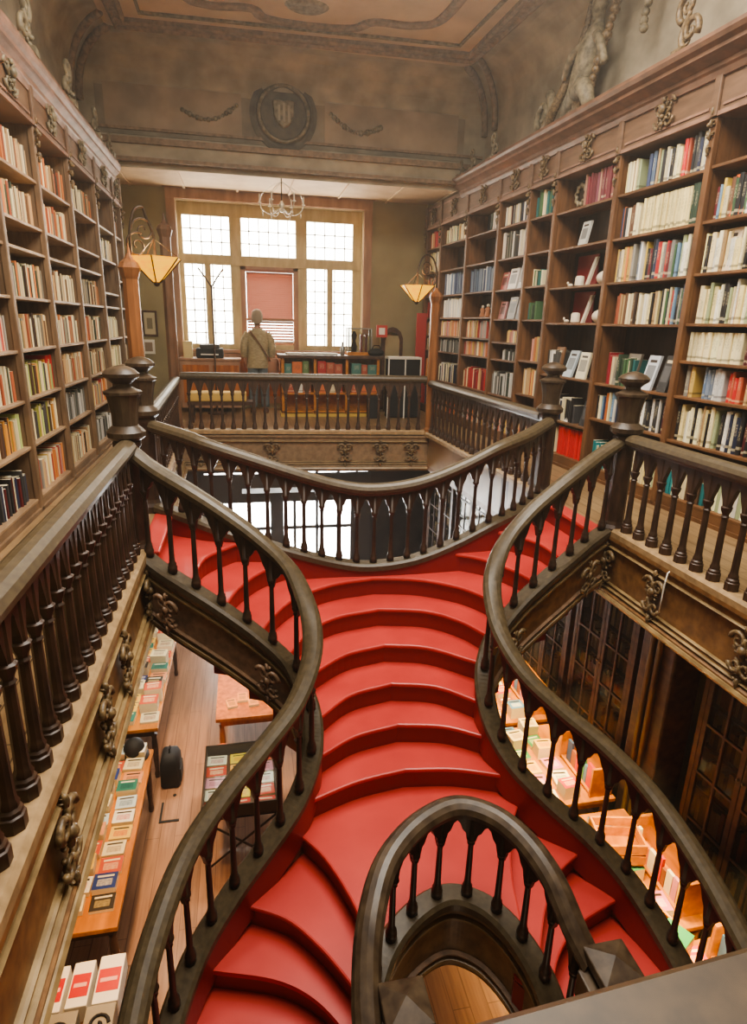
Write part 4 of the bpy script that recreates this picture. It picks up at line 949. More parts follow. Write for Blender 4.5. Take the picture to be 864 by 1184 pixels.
# ---- objects on the right shelves
def face_book(w, s, z, wd, h, col, lean, label, out=.0, txt=True, cat='book', d=.03):
    """a book or card standing face-out, leaning back"""
    r = thing('face_out_book', label, cat, w.pt(s, -.05, z), w.rz(), 'face-out books on the shelves')
    m = MB(); dy = math.sin(lean)*h; zz = math.cos(lean)*h
    m.add([(-wd/2, 0, 0), (wd/2, 0, 0), (wd/2, dy, zz), (-wd/2, dy, zz), (-wd/2, d, 0), (wd/2, d, 0), (wd/2, dy+d, zz), (-wd/2, dy+d, zz)], [(0, 1, 2, 3), (7, 6, 5, 4), (0, 4, 5, 1), (1, 5, 6, 2), (2, 6, 7, 3), (3, 7, 4, 0)])
    o = m.mesh('cover', plain('cover', col, .4)); c = bpy.data.objects.new('cover', o); C.objects.link(c); c.parent = r
    if txt:
        m = MB(); f = lambda x, t: (x, dy*t-.002, zz*t)
        m.add([f(-wd*.36, .28), f(wd*.36, .28), f(wd*.36, .72), f(-wd*.36, .72)], [(0, 1, 2, 3)])
        c2 = bpy.data.objects.new('cover_picture', m.mesh('cover_picture', plain('cover picture', tuple(int(x*.55+(60 if sum(col) < 300 else 20)) for x in col), .4))); C.objects.link(c2); c2.parent = r
        m = MB(); m.add([f(-wd*.3, .8), f(wd*.3, .8), f(wd*.3, .88), f(-wd*.3, .88)], [(0, 1, 2, 3)])
        c3 = bpy.data.objects.new('title_band', m.mesh('title_band', plain('title band', (60, 50, 44) if sum(col) > 400 else (220, 205, 170), .5))); C.objects.link(c3); c3.parent = r
    return r
fb = face_book
fb(WR, 5.08, RZ[1][2], .24, .36, (226, 204, 176), .12, 'large pale face-out book on the third shelf at the right picture edge')
fb(WR, 5.02, RZ[1][1], .2, .34, (232, 108, 44), .06, 'large bright orange face-out book in the right edge bookcase', txt=False)
fb(WR, 6.16, RZ[2][4], .2, .36, (112, 104, 92), .2, 'grey photo book facing out behind the near right newel post')
fb(WR, 5.86, RZ[2][4], .17, .36, (206, 210, 214), .25, 'white cover book leaning on its neighbours above the near newel')
fb(WR, 5.62, RZ[2][4], .14, .37, (48, 46, 46), .25, 'black cover book leaning right of the white leaning one')
fb(WR, 6.33, RZ[2][4], .18, .28, (140, 134, 118), .1, 'mottled grey-green cover standing left of the photo book')
fb(WR, 7.62, RZ[3][4], .17, .36, (132, 96, 66), .12, 'brown picture-cover book facing out under the white casts')
fb(WR, 7.36, RZ[3][4], .19, .34, (176, 186, 190), .3, 'silver-grey cover leaning beside the brown picture book')
fb(WR, 7.06, RZ[3][4], .2, .32, (226, 216, 180), .18, 'cream cover with green sketch facing out, crimson-panel bookcase')
fb(WR, 7.36, RZ[3][1], .16, .28, (200, 198, 188), .2, 'single framed landscape card on the second shelf, right bookcase', cat='picture card')
fb(WR, 6.86, RZ[3][5], .2, .3, (44, 42, 42), .2, 'black and white poster book on the lower shelf, crimson-panel bookcase')
fb(WR, 7.25, RZ[3][5], .2, .3, (214, 208, 198), .2, 'white photo book beside the black poster book, lower shelf')
for k_, z_ in enumerate((RZ[3][2], RZ[3][3])):
    wh = ['upper', 'lower'][k_]
    o = MB(); a, b = 7.3, 7.74; pa_, pb_ = WR.pt(a, -.27, z_), WR.pt(b, -.27, z_)
    o.prism([(pa_[0], pa_[1]), (pb_[0], pb_[1]), (pb_[0]+.02, pb_[1]), (pa_[0]+.02, pa_[1])], z_, z_+.38)
    tag(o.build('crimson_panel', M['crimson'], bevel=.004), f'{wh} crimson cloth panel standing at the back of the shelf', 'panel')
    h_ = thing('plaster_skull', f'{wh} white plaster head lying on the shelf', 'sculpture', WR.pt(6.92, -.13, z_))
    c = WR.pt(6.92, -.13, z_); m = MB(); m.ball((c[0], c[1], c[2]+.075), (.085, .12, .078), 12, 8); m.ball((c[0]-.03, c[1]-.1, c[2]+.05), (.05, .05, .048), 10, 6); m.build('cranium', M['stone'], h_, smooth=True)
    m = MB(); m.ball((c[0]-.05, c[1]-.12, c[2]+.055), (.016, .012, .016), 7, 5); m.build('eye_socket', M['black'], h_, smooth=True)
    c = WR.pt(7.38, -.1, z_); m = MB(); m.lathe([(.05, 0), (.06, .01), (.055, .1), (.045, .12), (.0, .125)], c, 10)
    tag(m.build('plaster_pot', M['stone'], smooth=True, angle=.6), f'{wh} small pale plaster pot beside the leaning slim book', 'pot')
    fb(WR, 7.16, z_, .05, .34, (196, 182, 160), .3, f'{wh} slim pale book leaning beside the plaster head', txt=False)
    c = WR.pt(7.58, -.1, z_); m = MB(); m.ball((c[0], c[1], c[2]+.022), (.03, .05, .022), 8, 5); m.ball((c[0]-.01, c[1]+.05, c[2]+.05), (.016, .016, .02), 8, 5)
    tag(m.build('figurine', M['stone'], smooth=True), f'{wh} tiny white figurine in front of the crimson panel', 'figurine')
c = WR.pt(7.6, -.14, RZ[3][0])
pl = thing('carved_plate', 'round carved dark plate standing on the top shelf beside red books', 'plate', c)
m = MB(); m.loft([[(c[0]+d, c[1]+r*math.cos(2*PI*i/20), c[2]+.17+r*math.sin(2*PI*i/20)) for i in range(20)] for r, d in ((.165, .03), (.17, .0), (.14, -.02), (.1, .0), (.03, -.012))]); m.build('dish', M['iron'], pl, smooth=True)
m = MB().tube([(c[0]-.02, c[1]+(.11+.02*math.sin(i*PI/2))*math.cos(2*PI*i/36), c[2]+.17+(.11+.02*math.sin(i*PI/2))*math.sin(2*PI*i/36)) for i in range(37)], .02, 6)
m.build('relief_ring', M['stucco'], pl, smooth=True)
for k_, (s_, hh, nm) in enumerate(((10.15, .2, 'left'), (9.95, .22, 'middle'), (9.75, .18, 'right'))):
    c = WR.pt(s_, -.1, RZ[6][3]); f_ = thing('clay_figure', f'{nm} one of the painted clay figures on the far right shelf', 'figurine', c, 0, 'clay figures')
    MB().lathe([(.05, 0), (.055, .02), (.035, hh*.4), (.045, hh*.62), (.02, hh*.72), (.0, hh*.73)], c, 10).build('robe', plain('clay', (170, 110, 70), .6), f_, smooth=True)
    MB().ball((c[0], c[1], c[2]+hh*.83), hh*.13, 8, 6).build('head', M['stone'], f_, smooth=True)
for s_, z_, wd, hh, col, lab in ((9.1, RZ[5][2], .26, .3, (214, 206, 196), 'white patterned magazine facing out in the upper magazine row'), (9.36, RZ[5][2], .2, .26, (176, 96, 92), 'rose cover magazine leaning in the upper magazine row'), (8.82, RZ[5][2], .18, .33, (196, 192, 184), 'tall pale magazine at the end of the upper row'),
                               (9.05, RZ[5][3], .24, .32, (120, 112, 104), 'grey engraved magazine facing out in the lower magazine row'), (9.36, RZ[5][3], .2, .26, (186, 128, 124), 'pink cover magazine leaning in the lower magazine row'), (8.8, RZ[5][3], .18, .32, (92, 88, 84), 'dark engraved magazine at the end of the lower row')):
    fb(WR, s_, z_, wd, hh, col, .18, lab, cat='magazine')
fb(WR, 9.85, RZ[6][0], .14, .3, (146, 122, 92), .1, 'brown box book standing alone on a top right shelf')
# red decorated case
c = WR.pt(8.3, -.1, RZ[4][4])

# ------------------------------------------------------------------ corner columns and amber lamps
def column(x, y, z0, z1, label, mat, w=.15):
    r = thing('column', label, 'column', (x, y, z0))
    MB().lathe([(w*.78, 0), (w*.78, .05), (w*.62, .07), (w*.66, .1), (w*.52, .13), (w*.5, z1-z0-.18), (w*.6, z1-z0-.14), (w*.72, z1-z0-.08), (w*.55, z1-z0-.03), (w*.3, z1-z0), (w*.12, z1-z0+.05), (.005, z1-z0+.14)], (x, y, z0), 8, rot0=PI/8).build('shaft', mat, r)
    lc = MB(); leaf_cluster(lc, (x, y, z1-.1), (1, 0, 0), (0, 0, 1), (0, -1, 0), w*1.5, .16, 14, 3); lc.build('carved_capital', mat, r, smooth=True)
    MB().lathe([(w*.51+.004, .16), (w*.53, .2), (w*.51+.004, .24)], (x, y, z0), 8, rot0=PI/8).build('ring', mat, r)
    return r
colA = ramp_mat('column wood', (124, 90, 66), (92, 64, 46), (4, 4, .8), .4, noise=3)
column(2.95, 9.58, .0, 2.22, 'right corner column of the far balustrade, carrying the amber lamp', M['colwood'])
column(-1.02, 9.92, .0, 3.0, 'dark left corner column of the far balustrade, before the window casing', colA, .16)
column(-1.02, 6.6, .0, 2.24, 'glowing orange wooden column beside the last left bookcases', M['colwood'])
def lamp(x, y, z, ax, label, s=.5):
    """inverted cone shade on a scrolled iron bracket; ax points from the shade to the column"""
    r = thing('amber_lamp', label, 'lamp', (x, y, z), 0, 'amber bracket lamps')
    n = 6; rings = []
    for rr_, zz in ((.035, 0), (.08, .035), (.16, .12), (.25, .215), (.265, .225), (.245, .222), (.15, .13), (.05, .03)):
        rings.append([(x+rr_*s/.5*math.cos(2*PI*(i+.5)/n), y+rr_*s/.5*math.sin(2*PI*(i+.5)/n), z+zz*s/.5) for i in range(n)])
    MB().loft(rings, cap=False).build('lamp_shade', M['shade'], r)
    rb = MB()
    for i in range(n): a = 2*PI*(i+.5)/n; rb.tube([(x+q*math.cos(a), y+q*math.sin(a), z+w) for q, w in ((.036, -.005), (.165, .118), (.268, .226))], .007, 5)
    rb.build('shade_rib', M['iron'], r)
    MB().ball((x, y, z-.012), .03, 8, 6).build('finial', M['iron'], r, smooth=True)
    MB().ball((x, y, z+.13), .05, 10, 8).build('bulb', M['bulb'], r, smooth=True)
    A = Vector(ax); U = Vector((0, 0, 1)); P0 = Vector((x, y, z+.2))
    L_ = A.length; A.normalize()
    arm = [P0, P0+U*.22, P0+U*.38+A*.06, P0+U*.46+A*L_*.4, P0+U*.42+A*L_*.75, P0+U*.25+A*L_*.97, P0+U*.02+A*L_]
    MB().tube([tuple(p) for p in [Vector(q) for q in crom([tuple(p) for p in arm], 6)]], .013, 7).build('bracket', M['iron'], r, smooth=True)
    for c_, st, sg in ((P0+U*.26+A*L_*.42, 0, 1), (P0+U*.12+A*L_*.72, 2, -1)):
        MB().tube(scroll(c_, A, U, .12, 1.5, sg, 24, start=st), lambda t: .011*(1-.4*t), 6).build('scroll', M['iron'], r, smooth=True)
    for i in range(3):
        a = 2*PI*i/3; MB().tube([(x+.24*math.cos(a), y+.24*math.sin(a), z+.22), (x, y, z+.4)], .004, 5).build('chain', M['iron'], r)
    ld = bpy.data.lights.new('lamp light', 'POINT'); ld.energy = 14; ld.color = (1, .68, .3); ld.shadow_soft_size = .08
    lo = bpy.data.objects.new('lamp_light', ld); C.objects.link(lo); lo.location = (x, y, z+.3); attach(lo, r)
lamp(-.80, 6.75, 2.05, (-.2, -.12, 0), 'amber cone lamp on the left, hanging from the orange column bracket')
lamp(2.58, 9.35, 2.05, (.36, .2, 0), 'amber cone lamp on the right, before the last right bookcase')

# ------------------------------------------------------------------ far gallery furniture and the person
ct = thing('counter', 'long shop counter with books in its front, right of the person', 'counter', (1.63, 11.95, 0))
MB().bx(.64, 2.62, 11.62, 12.2, 1.08, 1.14).build('counter_top', M['darkwood'], ct, bevel=.01)
MB().bx(.70, 2.56, 12.1, 12.16, .06, 1.08).build('back_board', M['tablewood'], ct)
for x in (.70, 1.3, 1.9, 2.5): MB().bx(x, x+.05, 11.68, 12.12, .06, 1.08).build('divider', M['tablewood'], ct)
for z in (.08, .42, .74): MB().bx(.70, 2.56, 11.68, 12.12, z, z+.03).build('shelf', M['tablewood'], ct)
MB().bx(.68, 2.58, 11.7, 12.14, 0, .06).build('plinth', plain('yellow plinth', (206, 170, 80), .5), ct)
def add_book(x, y, z, t, d, h, rz, col, label, group, flat_=False):
    if flat_:
        o = tag(FLATB(x, y, z, t, d, h, rz, col), label, 'book', group)
    else:
        o = bpy.data.objects.new('book', BOOKME); C.objects.link(o); o.location = (x, y, z); o.rotation_euler = (0, 0, rz); o.scale = (t, d, h); o.color = lin(col); tag(o, label, 'book', group)
    return o
PK = [('green', (96, 120, 70)), ('red', (178, 50, 44)), ('cream', (224, 208, 168)), ('orange', (206, 112, 62)), ('teal', (70, 120, 110)), ('white', (226, 220, 204)), ('rust', (170, 84, 60))]
rr = random.Random(3)
for row_, (z, hh, nmr) in enumerate(((.77, .27, 'top'), (.45, .25, 'middle'))):
    x = .76; j = 0
    while x < 2.46:
        t = rr.uniform(.12, .2)
        if not any(a-.1 < x < a+.05 for a in (1.3, 1.9, 2.5)):
            nm, c = rr.choice(PK); add_book(x, 11.7, z, t-.008, .2, hh*rr.uniform(.75, 1), 0, c, f'{nm} volume, {ORD[j]} from the left on the {nmr} counter shelf', 'books in the counter front'); j += 1
        x += t
# things on the counter
vt = thing('glass_display_case', 'small glass display case standing on the right of the counter', 'display case', (2.2, 11.95, 1.14))
for a, b in ((1.98, 11.85), (2.42, 11.85), (1.98, 12.1), (2.42, 12.1)): MB().bx(a-.01, a+.01, b-.01, b+.01, 1.14, 1.62).build('post', M['metal'], vt)
MB().bx(1.96, 2.44, 11.83, 12.12, 1.62, 1.64).build('lid', M['metal'], vt); MB().bx(1.98, 2.42, 11.85, 11.855, 1.15, 1.62).build('pane', M['tableglass'], vt); MB().bx(1.96, 2.44, 11.83, 12.12, 1.14, 1.2).build('base', M['tablewood'], vt)
MB().lathe([(.05, 1.2), (.06, 1.3), (.03, 1.4), (.06, 1.5), (.02, 1.58)], (2.1, 11.97, 0), 10).build('statuette', M['iron'], vt, smooth=True)
for k_ in range(4): MB().bx(2.22+k_*.045, 2.255+k_*.045, 11.92, 12.05, 1.2, 1.52-.03*(k_ % 2)).build('boxed_set', plain('boxed set', [(180, 70, 50), (200, 150, 90), (150, 60, 48), (210, 180, 130)][k_], .5), vt)
tag(MB().lathe([(.04, 0), (.045, .01), (.045, .13), (.02, .17), (.015, .22), (.018, .24)], (1.86, 11.85, 1.14), 12).build('bottle', M['metal'], smooth=True, angle=.6), 'grey bottle on the counter beside the glass case', 'bottle')
for k_, (x, w_, c) in enumerate(((.95, .3, (232, 226, 210)), (1.3, .34, (220, 214, 200)), (1.62, .28, (206, 200, 186)))):
    m = MB()
    for q in range(5): m.box((x, 11.9, 1.145+q*.006), (w_, .24, .005), rr.uniform(-.1, .1))
    tag(m.build('paper_stack', plain('paper', c, .7)), f'{ORD[k_]} stack of papers from the left on the counter top', 'papers')
bg = thing('black_bag', 'black soft bag slumped at the right end of the counter', 'bag', (2.5, 11.8, 1.14)); m = MB(); m.ball((2.5, 11.8, 1.2), (.16, .1, .08), 12, 7); m.build('bag_body', M['black'], bg, smooth=True)
MB().tube([(2.4, 11.78, 1.24), (2.45, 11.76, 1.33), (2.55, 11.76, 1.33), (2.6, 11.78, 1.24)], .01, 6).build('handle', M['black'], bg)
sg = thing('red_sign', 'small red square sign on a stand behind the counter', 'sign', (2.75, 12.5, 0)); MB().bx(2.735, 2.765, 12.49, 12.51, 0, 1.5).build('stand', M['iron'], sg); MB().bx(2.64, 2.86, 12.46, 12.48, 1.47, 1.7).build('board', plain('sign red', (196, 66, 56), .5), sg); MB().bx(2.69, 2.81, 12.455, 12.46, 1.52, 1.65).build('mark', M['white'], sg)
# arched chair back, white-framed cabinet, red banner
ch = thing('high_backed_chair', 'dark chair with tall arched back against the end wall', 'chair', (3.05, 12.6, 0))
bkp = [(-.22, .45), (-.22, 1.45), (-.17, 1.58), (-.08, 1.65), (0, 1.67), (.08, 1.65), (.17, 1.58), (.22, 1.45), (.22, .45)]
m = MB(); n = len(bkp); inn = [(a*.7, .55+(b-.45)*.84) for a, b in bkp]
vs = [(3.05+a, y, b) for y in (12.78, 12.82) for a, b in bkp]+[(3.05+a, y, b) for y in (12.78, 12.82) for a, b in inn]
fs = []
for i in range(n-1): fs += [(i, i+1, 2*n+i+1, 2*n+i), (n+i, 3*n+i, 3*n+i+1, n+i+1), (i, n+i, n+i+1, i+1), (2*n+i, 2*n+i+1, 3*n+i+1, 3*n+i)]
fs += [(0, 2*n, 3*n, n), (n-1, 2*n-1, 4*n-1, 3*n-1)]
m.add(vs, fs).build('back_frame', M['darkwood'], ch)
MB().bx(2.9, 3.2, 12.79, 12.81, .6, 1.5).build('back_panel', M['plaster'], ch); MB().bx(2.82, 3.28, 12.38, 12.8, .42, .5).build('seat', M['darkwood'], ch, bevel=.01)
for a, b in ((2.85, 12.42), (3.25, 12.42), (2.85, 12.76), (3.25, 12.76)): MB().bx(a-.025, a+.025, b-.025, b+.025, 0, .42).build('leg', M['darkwood'], ch)
wc = thing('low_cabinet', 'low dark cabinet with white frame beside the counter end', 'cabinet', (2.95, 11.6, 0))
for a in (2.68, 3.0, 3.3): MB().bx(a-.012, a+.012, 11.45, 11.47, 0, 1.12).build('frame_post', M['white'], wc)
MB().bx(2.67, 3.31, 11.44, 11.75, 1.1, 1.14).build('top', M['white'], wc); MB().bx(2.68, 3.3, 11.47, 11.73, .02, 1.1).build('body', M['black'], wc); MB().bx(2.67, 3.31, 11.44, 11.46, .68, .71).build('frame_rail', M['white'], wc)
tag(MB().bx(3.42, 3.62, 12.3, 12.33, .2, 1.95).build('red_banner', plain('red banner', (176, 58, 54), .7)), 'tall narrow red banner beside the last right bookcase', 'banner')
tag(MB().bx(2.3, 2.5, 11.4, 11.6, 0, .42).build('black_box', M['black'], bevel=.01), 'black box on the floor at the right end of the counter', 'box')
# left of the person
tb = thing('side_cabinet', 'brown cabinet under the window at the left, carrying a printer', 'cabinet', (-.55, 12.5, 0))
MB().bx(-1.15, -.05, 12.25, 12.8, .1, .98).build('body', M['casing'], tb); MB().bx(-1.18, -.02, 12.22, 12.82, .98, 1.02).build('top', M['casing'], tb, bevel=.008)
for a in (-1.1, -.55): MB().bx(a, a+.48, 12.235, 12.25, .2, .9).build('door', M['orange'], tb)
pr = thing('printer', 'black office printer on the cabinet under the left window', 'printer', (-.6, 12.5, 1.02)); MB().bx(-.85, -.35, 12.35, 12.7, 1.02, 1.2).build('body', M['black'], pr, bevel=.02); MB().bx(-.78, -.42, 12.4, 12.7, 1.2, 1.27).build('scanner_lid', plain('printer grey', (70, 66, 62), .5), pr, bevel=.01); MB().bx(-.76, -.44, 12.28, 12.35, 1.08, 1.1).build('paper_tray', M['white'], pr)
tag(MB().bx(-1.08, -.92, 12.4, 12.6, 1.02, 1.32).build('file_box', plain('file box', (214, 196, 140), .6)), 'cream file box at the left end of the window cabinet', 'box')
ca = thing('coat_stand', 'pole with Y-shaped hooks standing before the left window', 'coat stand', (-.5, 12.15, 0))
MB().tube([(-.5, 12.15, 0.02), (-.5, 12.15, 2.32)], .016, 8).build('pole', M['darkwood'], ca)
for sgn in (1, -1): MB().tube([(-.5, 12.15, 2.28), (-.5+sgn*.1, 12.15, 2.44), (-.5+sgn*.22, 12.15, 2.6)], .014, 7).build('hook_arm', M['darkwood'], ca)
MB().lathe([(.18, 0), (.18, .02), (.03, .05)], (-.5, 12.15, 0), 14).build('base', M['darkwood'], ca)
be = thing('low_bench', 'low dark bench with yellow cushions behind the far balustrade', 'bench', (-.4, 11.2, 0)); MB().bx(-.95, .2, 11.0, 11.4, .3, .36).build('seat', M['darkwood'], be)
MB().bx(-.95, .05, 11.02, 11.38, .36, .52).build('cushion', plain('yellow cushion', (204, 168, 92), .8), be, bevel=.03)
for a in (-.9, .14): MB().bx(a, a+.05, 11.02, 11.38, 0, .3).build('leg', M['darkwood'], be)
pf = thing('picture_frame', 'small framed print hanging on the wall left of the window', 'picture', (-1.72, WY-.03, 1.62)); MB().bx(-1.86, -1.58, WY-.035, WY-.0, 1.38, 1.86).build('frame', M['darkwood'], pf, bevel=.01); MB().bx(-1.82, -1.62, WY-.04, WY-.034, 1.42, 1.82).build('mount', plain('mount', (196, 184, 150), .7), pf); MB().bx(-1.77, -1.67, WY-.044, WY-.039, 1.52, 1.72).build('print', plain('print', (130, 120, 96), .7), pf)
pf = thing('picture_frame', 'smaller frame with white border lower on the left wall', 'picture', (-1.75, WY-.03, 1.2)); MB().bx(-1.88, -1.66, WY-.035, WY, 1.05, 1.32).build('frame', M['white'], pf); MB().bx(-1.84, -1.7, WY-.04, WY-.034, 1.1, 1.27).build('print', plain('print2', (150, 130, 110), .7), pf)
# chandelier
cd = thing('chandelier', 'small crystal chandelier hanging below the soffit before the window', 'chandelier', (.75, 11.6, 4.02))
MB().tube([(.75, 11.6, 4.02), (.75, 11.6, 3.55)], .01, 6).build('stem', M['iron'], cd); MB().lathe([(.02, 0), (.05, .03), (.03, .08), (.05, .12), (.015, .18)], (.75, 11.6, 3.5), 10).build('body', M['glassrim'], cd, smooth=True)
for i in range(6):
    a = 2*PI*i/6; dx, dy = math.cos(a), math.sin(a)
    MB().tube(crom([(.75+dx*.03, 11.6+dy*.03, 3.56), (.75+dx*.18, 11.6+dy*.18, 3.46), (.75+dx*.32, 11.6+dy*.32, 3.52), (.75+dx*.37, 11.6+dy*.37, 3.62)], 5), .009, 6).build('arm', M['glassrim'], cd, smooth=True)
    MB().lathe([(.01, 0), (.035, .015), (.012, .03), (.012, .13), (.003, .15)], (.75+dx*.37, 11.6+dy*.37, 3.62), 8).build('candle', M['white'], cd)
    MB().tube(crom([(.75+dx*.37, 11.6+dy*.37, 3.62), (.75+dx*.3, 11.6+dy*.3, 3.8), (.75, 11.6, 3.98)], 5), .004, 5).build('crystal_chain', M['glassrim'], cd)
    MB().ball((.75+dx*.32, 11.6+dy*.32, 3.46), (.015, .015, .04), 6, 4).build('crystal_drop', M['glassrim'], cd)

# person seen from behind
px, py = .30, 12.25
pe = thing('person', 'person in pale knitted top standing with back turned before the window blind', 'person', (px, py, 0))
def ell(cx, cy, cz, rx, ry, n=14): return [(cx+rx*math.cos(2*PI*i/n), cy+ry*math.sin(2*PI*i/n), cz) for i in range(n)]
H_ = 1.9
nodes = [((px, py, .98), .13, .10), ((px, py, 1.18), .125, .095), ((px, py, 1.40), .15, .10), ((px, py, 1.52), .10, .08), ((px, py, 1.60), .052), ((px, py+.01, 1.70), .075, .085), ((px, py+.015, 1.80), .085, .098), ((px, py+.01, 1.87), .06, .07),
         ((px-.10, py, .90), .095), ((px-.11, py+.01, .52), .062), ((px-.11, py-.01, .10), .042), ((px-.12, py+.14, .04), .038, .03),
         ((px+.10, py, .90), .095), ((px+.11, py+.01, .52), .062), ((px+.11, py-.01, .10), .042), ((px+.13, py+.14, .04), .038, .03),
         ((px-.19, py, 1.47), .062), ((px-.25, py-.01, 1.2), .045), ((px-.23, py+.09, .97), .034), ((px-.21, py+.13, .90), .03, .018),
         ((px+.19, py, 1.47), .062), ((px+.26, py, 1.21), .045), ((px+.22, py+.14, 1.06), .034), ((px+.17, py+.2, 1.04), .03, .018)]
edges = [(0, 1), (1, 2), (2, 3), (3, 4), (4, 5), (5, 6), (6, 7), (0, 8), (8, 9), (9, 10), (10, 11), (0, 12), (12, 13), (13, 14), (14, 15), (3, 16), (16, 17), (17, 18), (18, 19), (3, 20), (20, 21), (21, 22), (22, 23)]
for hand, side in ((19, -1), (23, 1)):                  # fingers and thumb
    hx, hy, hz = nodes[hand][0]
    for f_ in range(5):
        i0 = len(nodes); ox = (f_-1.5)*.014
        if f_ == 4: a = (hx-side*.03, hy+.01, hz-.0); b = (hx-side*.04, hy+.02, hz-.035)
        else: a = (hx+ox, hy+.015, hz-.035); b = (hx+ox*1.1, hy+.02, hz-.075+abs(ox)*.6)
        nodes += [(a, .009), (b, .007)]; edges += [(hand, i0), (i0, i0+1)]
def skin_obj(name, mat, nodes, edges, parent, sub=1):
    me = bpy.data.meshes.new(name); me.from_pydata([n[0] for n in nodes], edges, []); me.materials.append(mat)
    o = bpy.data.objects.new(name, me); C.objects.link(o)
    bpy.context.view_layer.objects.active = o
    md = o.modifiers.new('skin', 'SKIN'); md.use_smooth_shade = True
    if not me.skin_vertices:
        o.select_set(True); bpy.ops.mesh.customdata_skin_add(); o.select_set(False)
    for i, n in enumerate(nodes):
        v = me.skin_vertices[0].data[i]; v.radius = (n[1], n[2] if len(n) > 2 else n[1]); v.use_root = (i == 0)
    s = o.modifiers.new('sub', 'SUBSURF'); s.levels = sub; s.render_levels = sub
    if parent is not None: attach(o, parent)
    return o
skin_obj('body', M['skin'], nodes, edges, pe, 1)
hr_ = MB(); hr_.loft([[(px+rx*math.cos(2*PI*i/16), py+.005-dy+ry*math.sin(2*PI*i/16), z) for i in range(16)] for z, rx, ry, dy in ((1.66, .05, .03, .07), (1.70, .088, .075, .035), (1.76, .104, .105, .015), (1.82, .106, .112, .008), (1.88, .09, .098, .0), (1.92, .055, .06, 0), (1.935, .01, .01, 0))])
hr_.build('hair', M['hair'], pe, smooth=True)
fc = MB()
for sg_ in (1, -1): fc.ball((px+sg_*.035, py+.105, 1.79), (.012, .008, .008), 8, 5)
fc.build('eyes', M['white'], pe, smooth=True)
MB().ball((px, py+.118, 1.755), (.014, .02, .024), 8, 5).build('nose', M['skin'], pe, smooth=True)
MB().ball((px, py+.1, 1.705), (.026, .008, .007), 8, 5).build('mouth', plain('lips', (160, 96, 84), .6), pe, smooth=True)
for sg_ in (1, -1): MB().ball((px+sg_*.095, py, 1.77), (.012, .022, .032), 8, 5).build('ear', M['skin'], pe, smooth=True)
tp = MB(); tp.loft([ell(px, py, z, rx, ry, 18) for z, rx, ry in ((.86, .215, .15), (.90, .22, .155), (1.05, .2, .145), (1.2, .195, .14), (1.38, .215, .14), (1.48, .205, .125), (1.54, .15, .1), (1.585, .075, .075))], cap=False)
tp.build('knitted_top', M['shirt'], pe, smooth=True)
for sg_ in (1, -1):
    P = [(px+sg_*.17, py, 1.5, .07), (px+sg_*.235, py, 1.36, .075), (px+sg_*.265, py+.0, 1.2, .07), (px+sg_*.25, py+.05, 1.07, .06)]
    m = MB(); limb(m, P, 12); m.build('sleeve', M['shirt'], pe, smooth=True)
for sg_ in (1, -1):
    m = MB(); limb(m, [(px+sg_*.095, py, .93, .115), (px+sg_*.105, py, .7, .1), (px+sg_*.11, py, .4, .085), (px+sg_*.115, py, .12, .078)], 12); m.build('trouser_leg', M['trouser'], pe, smooth=True)
    m = MB(); m.loft([ell(px+sg_*.12, py+.05, z, rx, ry, 12) for z, rx, ry in ((.0, .05, .13), (.04, .055, .135), (.075, .045, .1), (.1, .04, .05))]); m.build('shoe', M['shoe'], pe, smooth=True)
bgp = thing('shoulder_bag', 'brown shoulder bag hanging on a strap at the person right hip', 'bag', (px+.26, py-.06, .8))
m = MB(); m.loft([ell(px+.27, py-.04, z, rx, ry, 12) for z, rx, ry in ((.74, .1, .05), (.78, .13, .065), (.98, .13, .06), (1.04, .1, .04))]); m.build('bag_body', plain('tan bag', (170, 120, 90), .7), bgp, smooth=True)
m = MB(); m.sweep([(px-.14, py-.13, 1.53), (px-.05, py-.165, 1.42), (px+.06, py-.172, 1.26), (px+.16, py-.16, 1.1), (px+.22, py-.12, 1.0)], [(-.012, -.02), (.004, -.02), (.004, .02), (-.012, .02)]); m.build('strap', plain('strap', (120, 86, 62), .7), bgp)

# ------------------------------------------------------------------ ground floor: window wall, cabinets, tables
gw = struct(thing('window_2', 'bright glazed shop front of the ground floor', 'window', (.9, 13.2, lz0)))
g = MB(); fm = plain('dark shop front frame', (70, 62, 54), .5)
for x in (lx0, -.42, .02, .5, 1.0, 1.5, 1.98, 2.4, lx1-.06): g.bx(x, x+.06, 13.2, 13.3, lz0, lz1)
for z in (lz0, -2.75, -1.75, -1.42, lz1-.06): g.bx(lx0, lx1, 13.2, 13.3, z, z+.07)
g.bx(lx0, lx1, 13.19, 13.3, -2.1, -1.46).bx(2.3, lx1, 13.185, 13.3, lz0, -1.46).bx(.5, .78, 13.186, 13.3, lz0, -1.46)
g.build('frame', fm, gw); MB().bx(lx0, lx1, 13.24, 13.25, lz0, lz1).build('pane', M['frost'], gw)
MB().bx(-.1, 2.9, 12.2, 12.6, -1.78, -1.62).build('transom_beam', fm, gw)
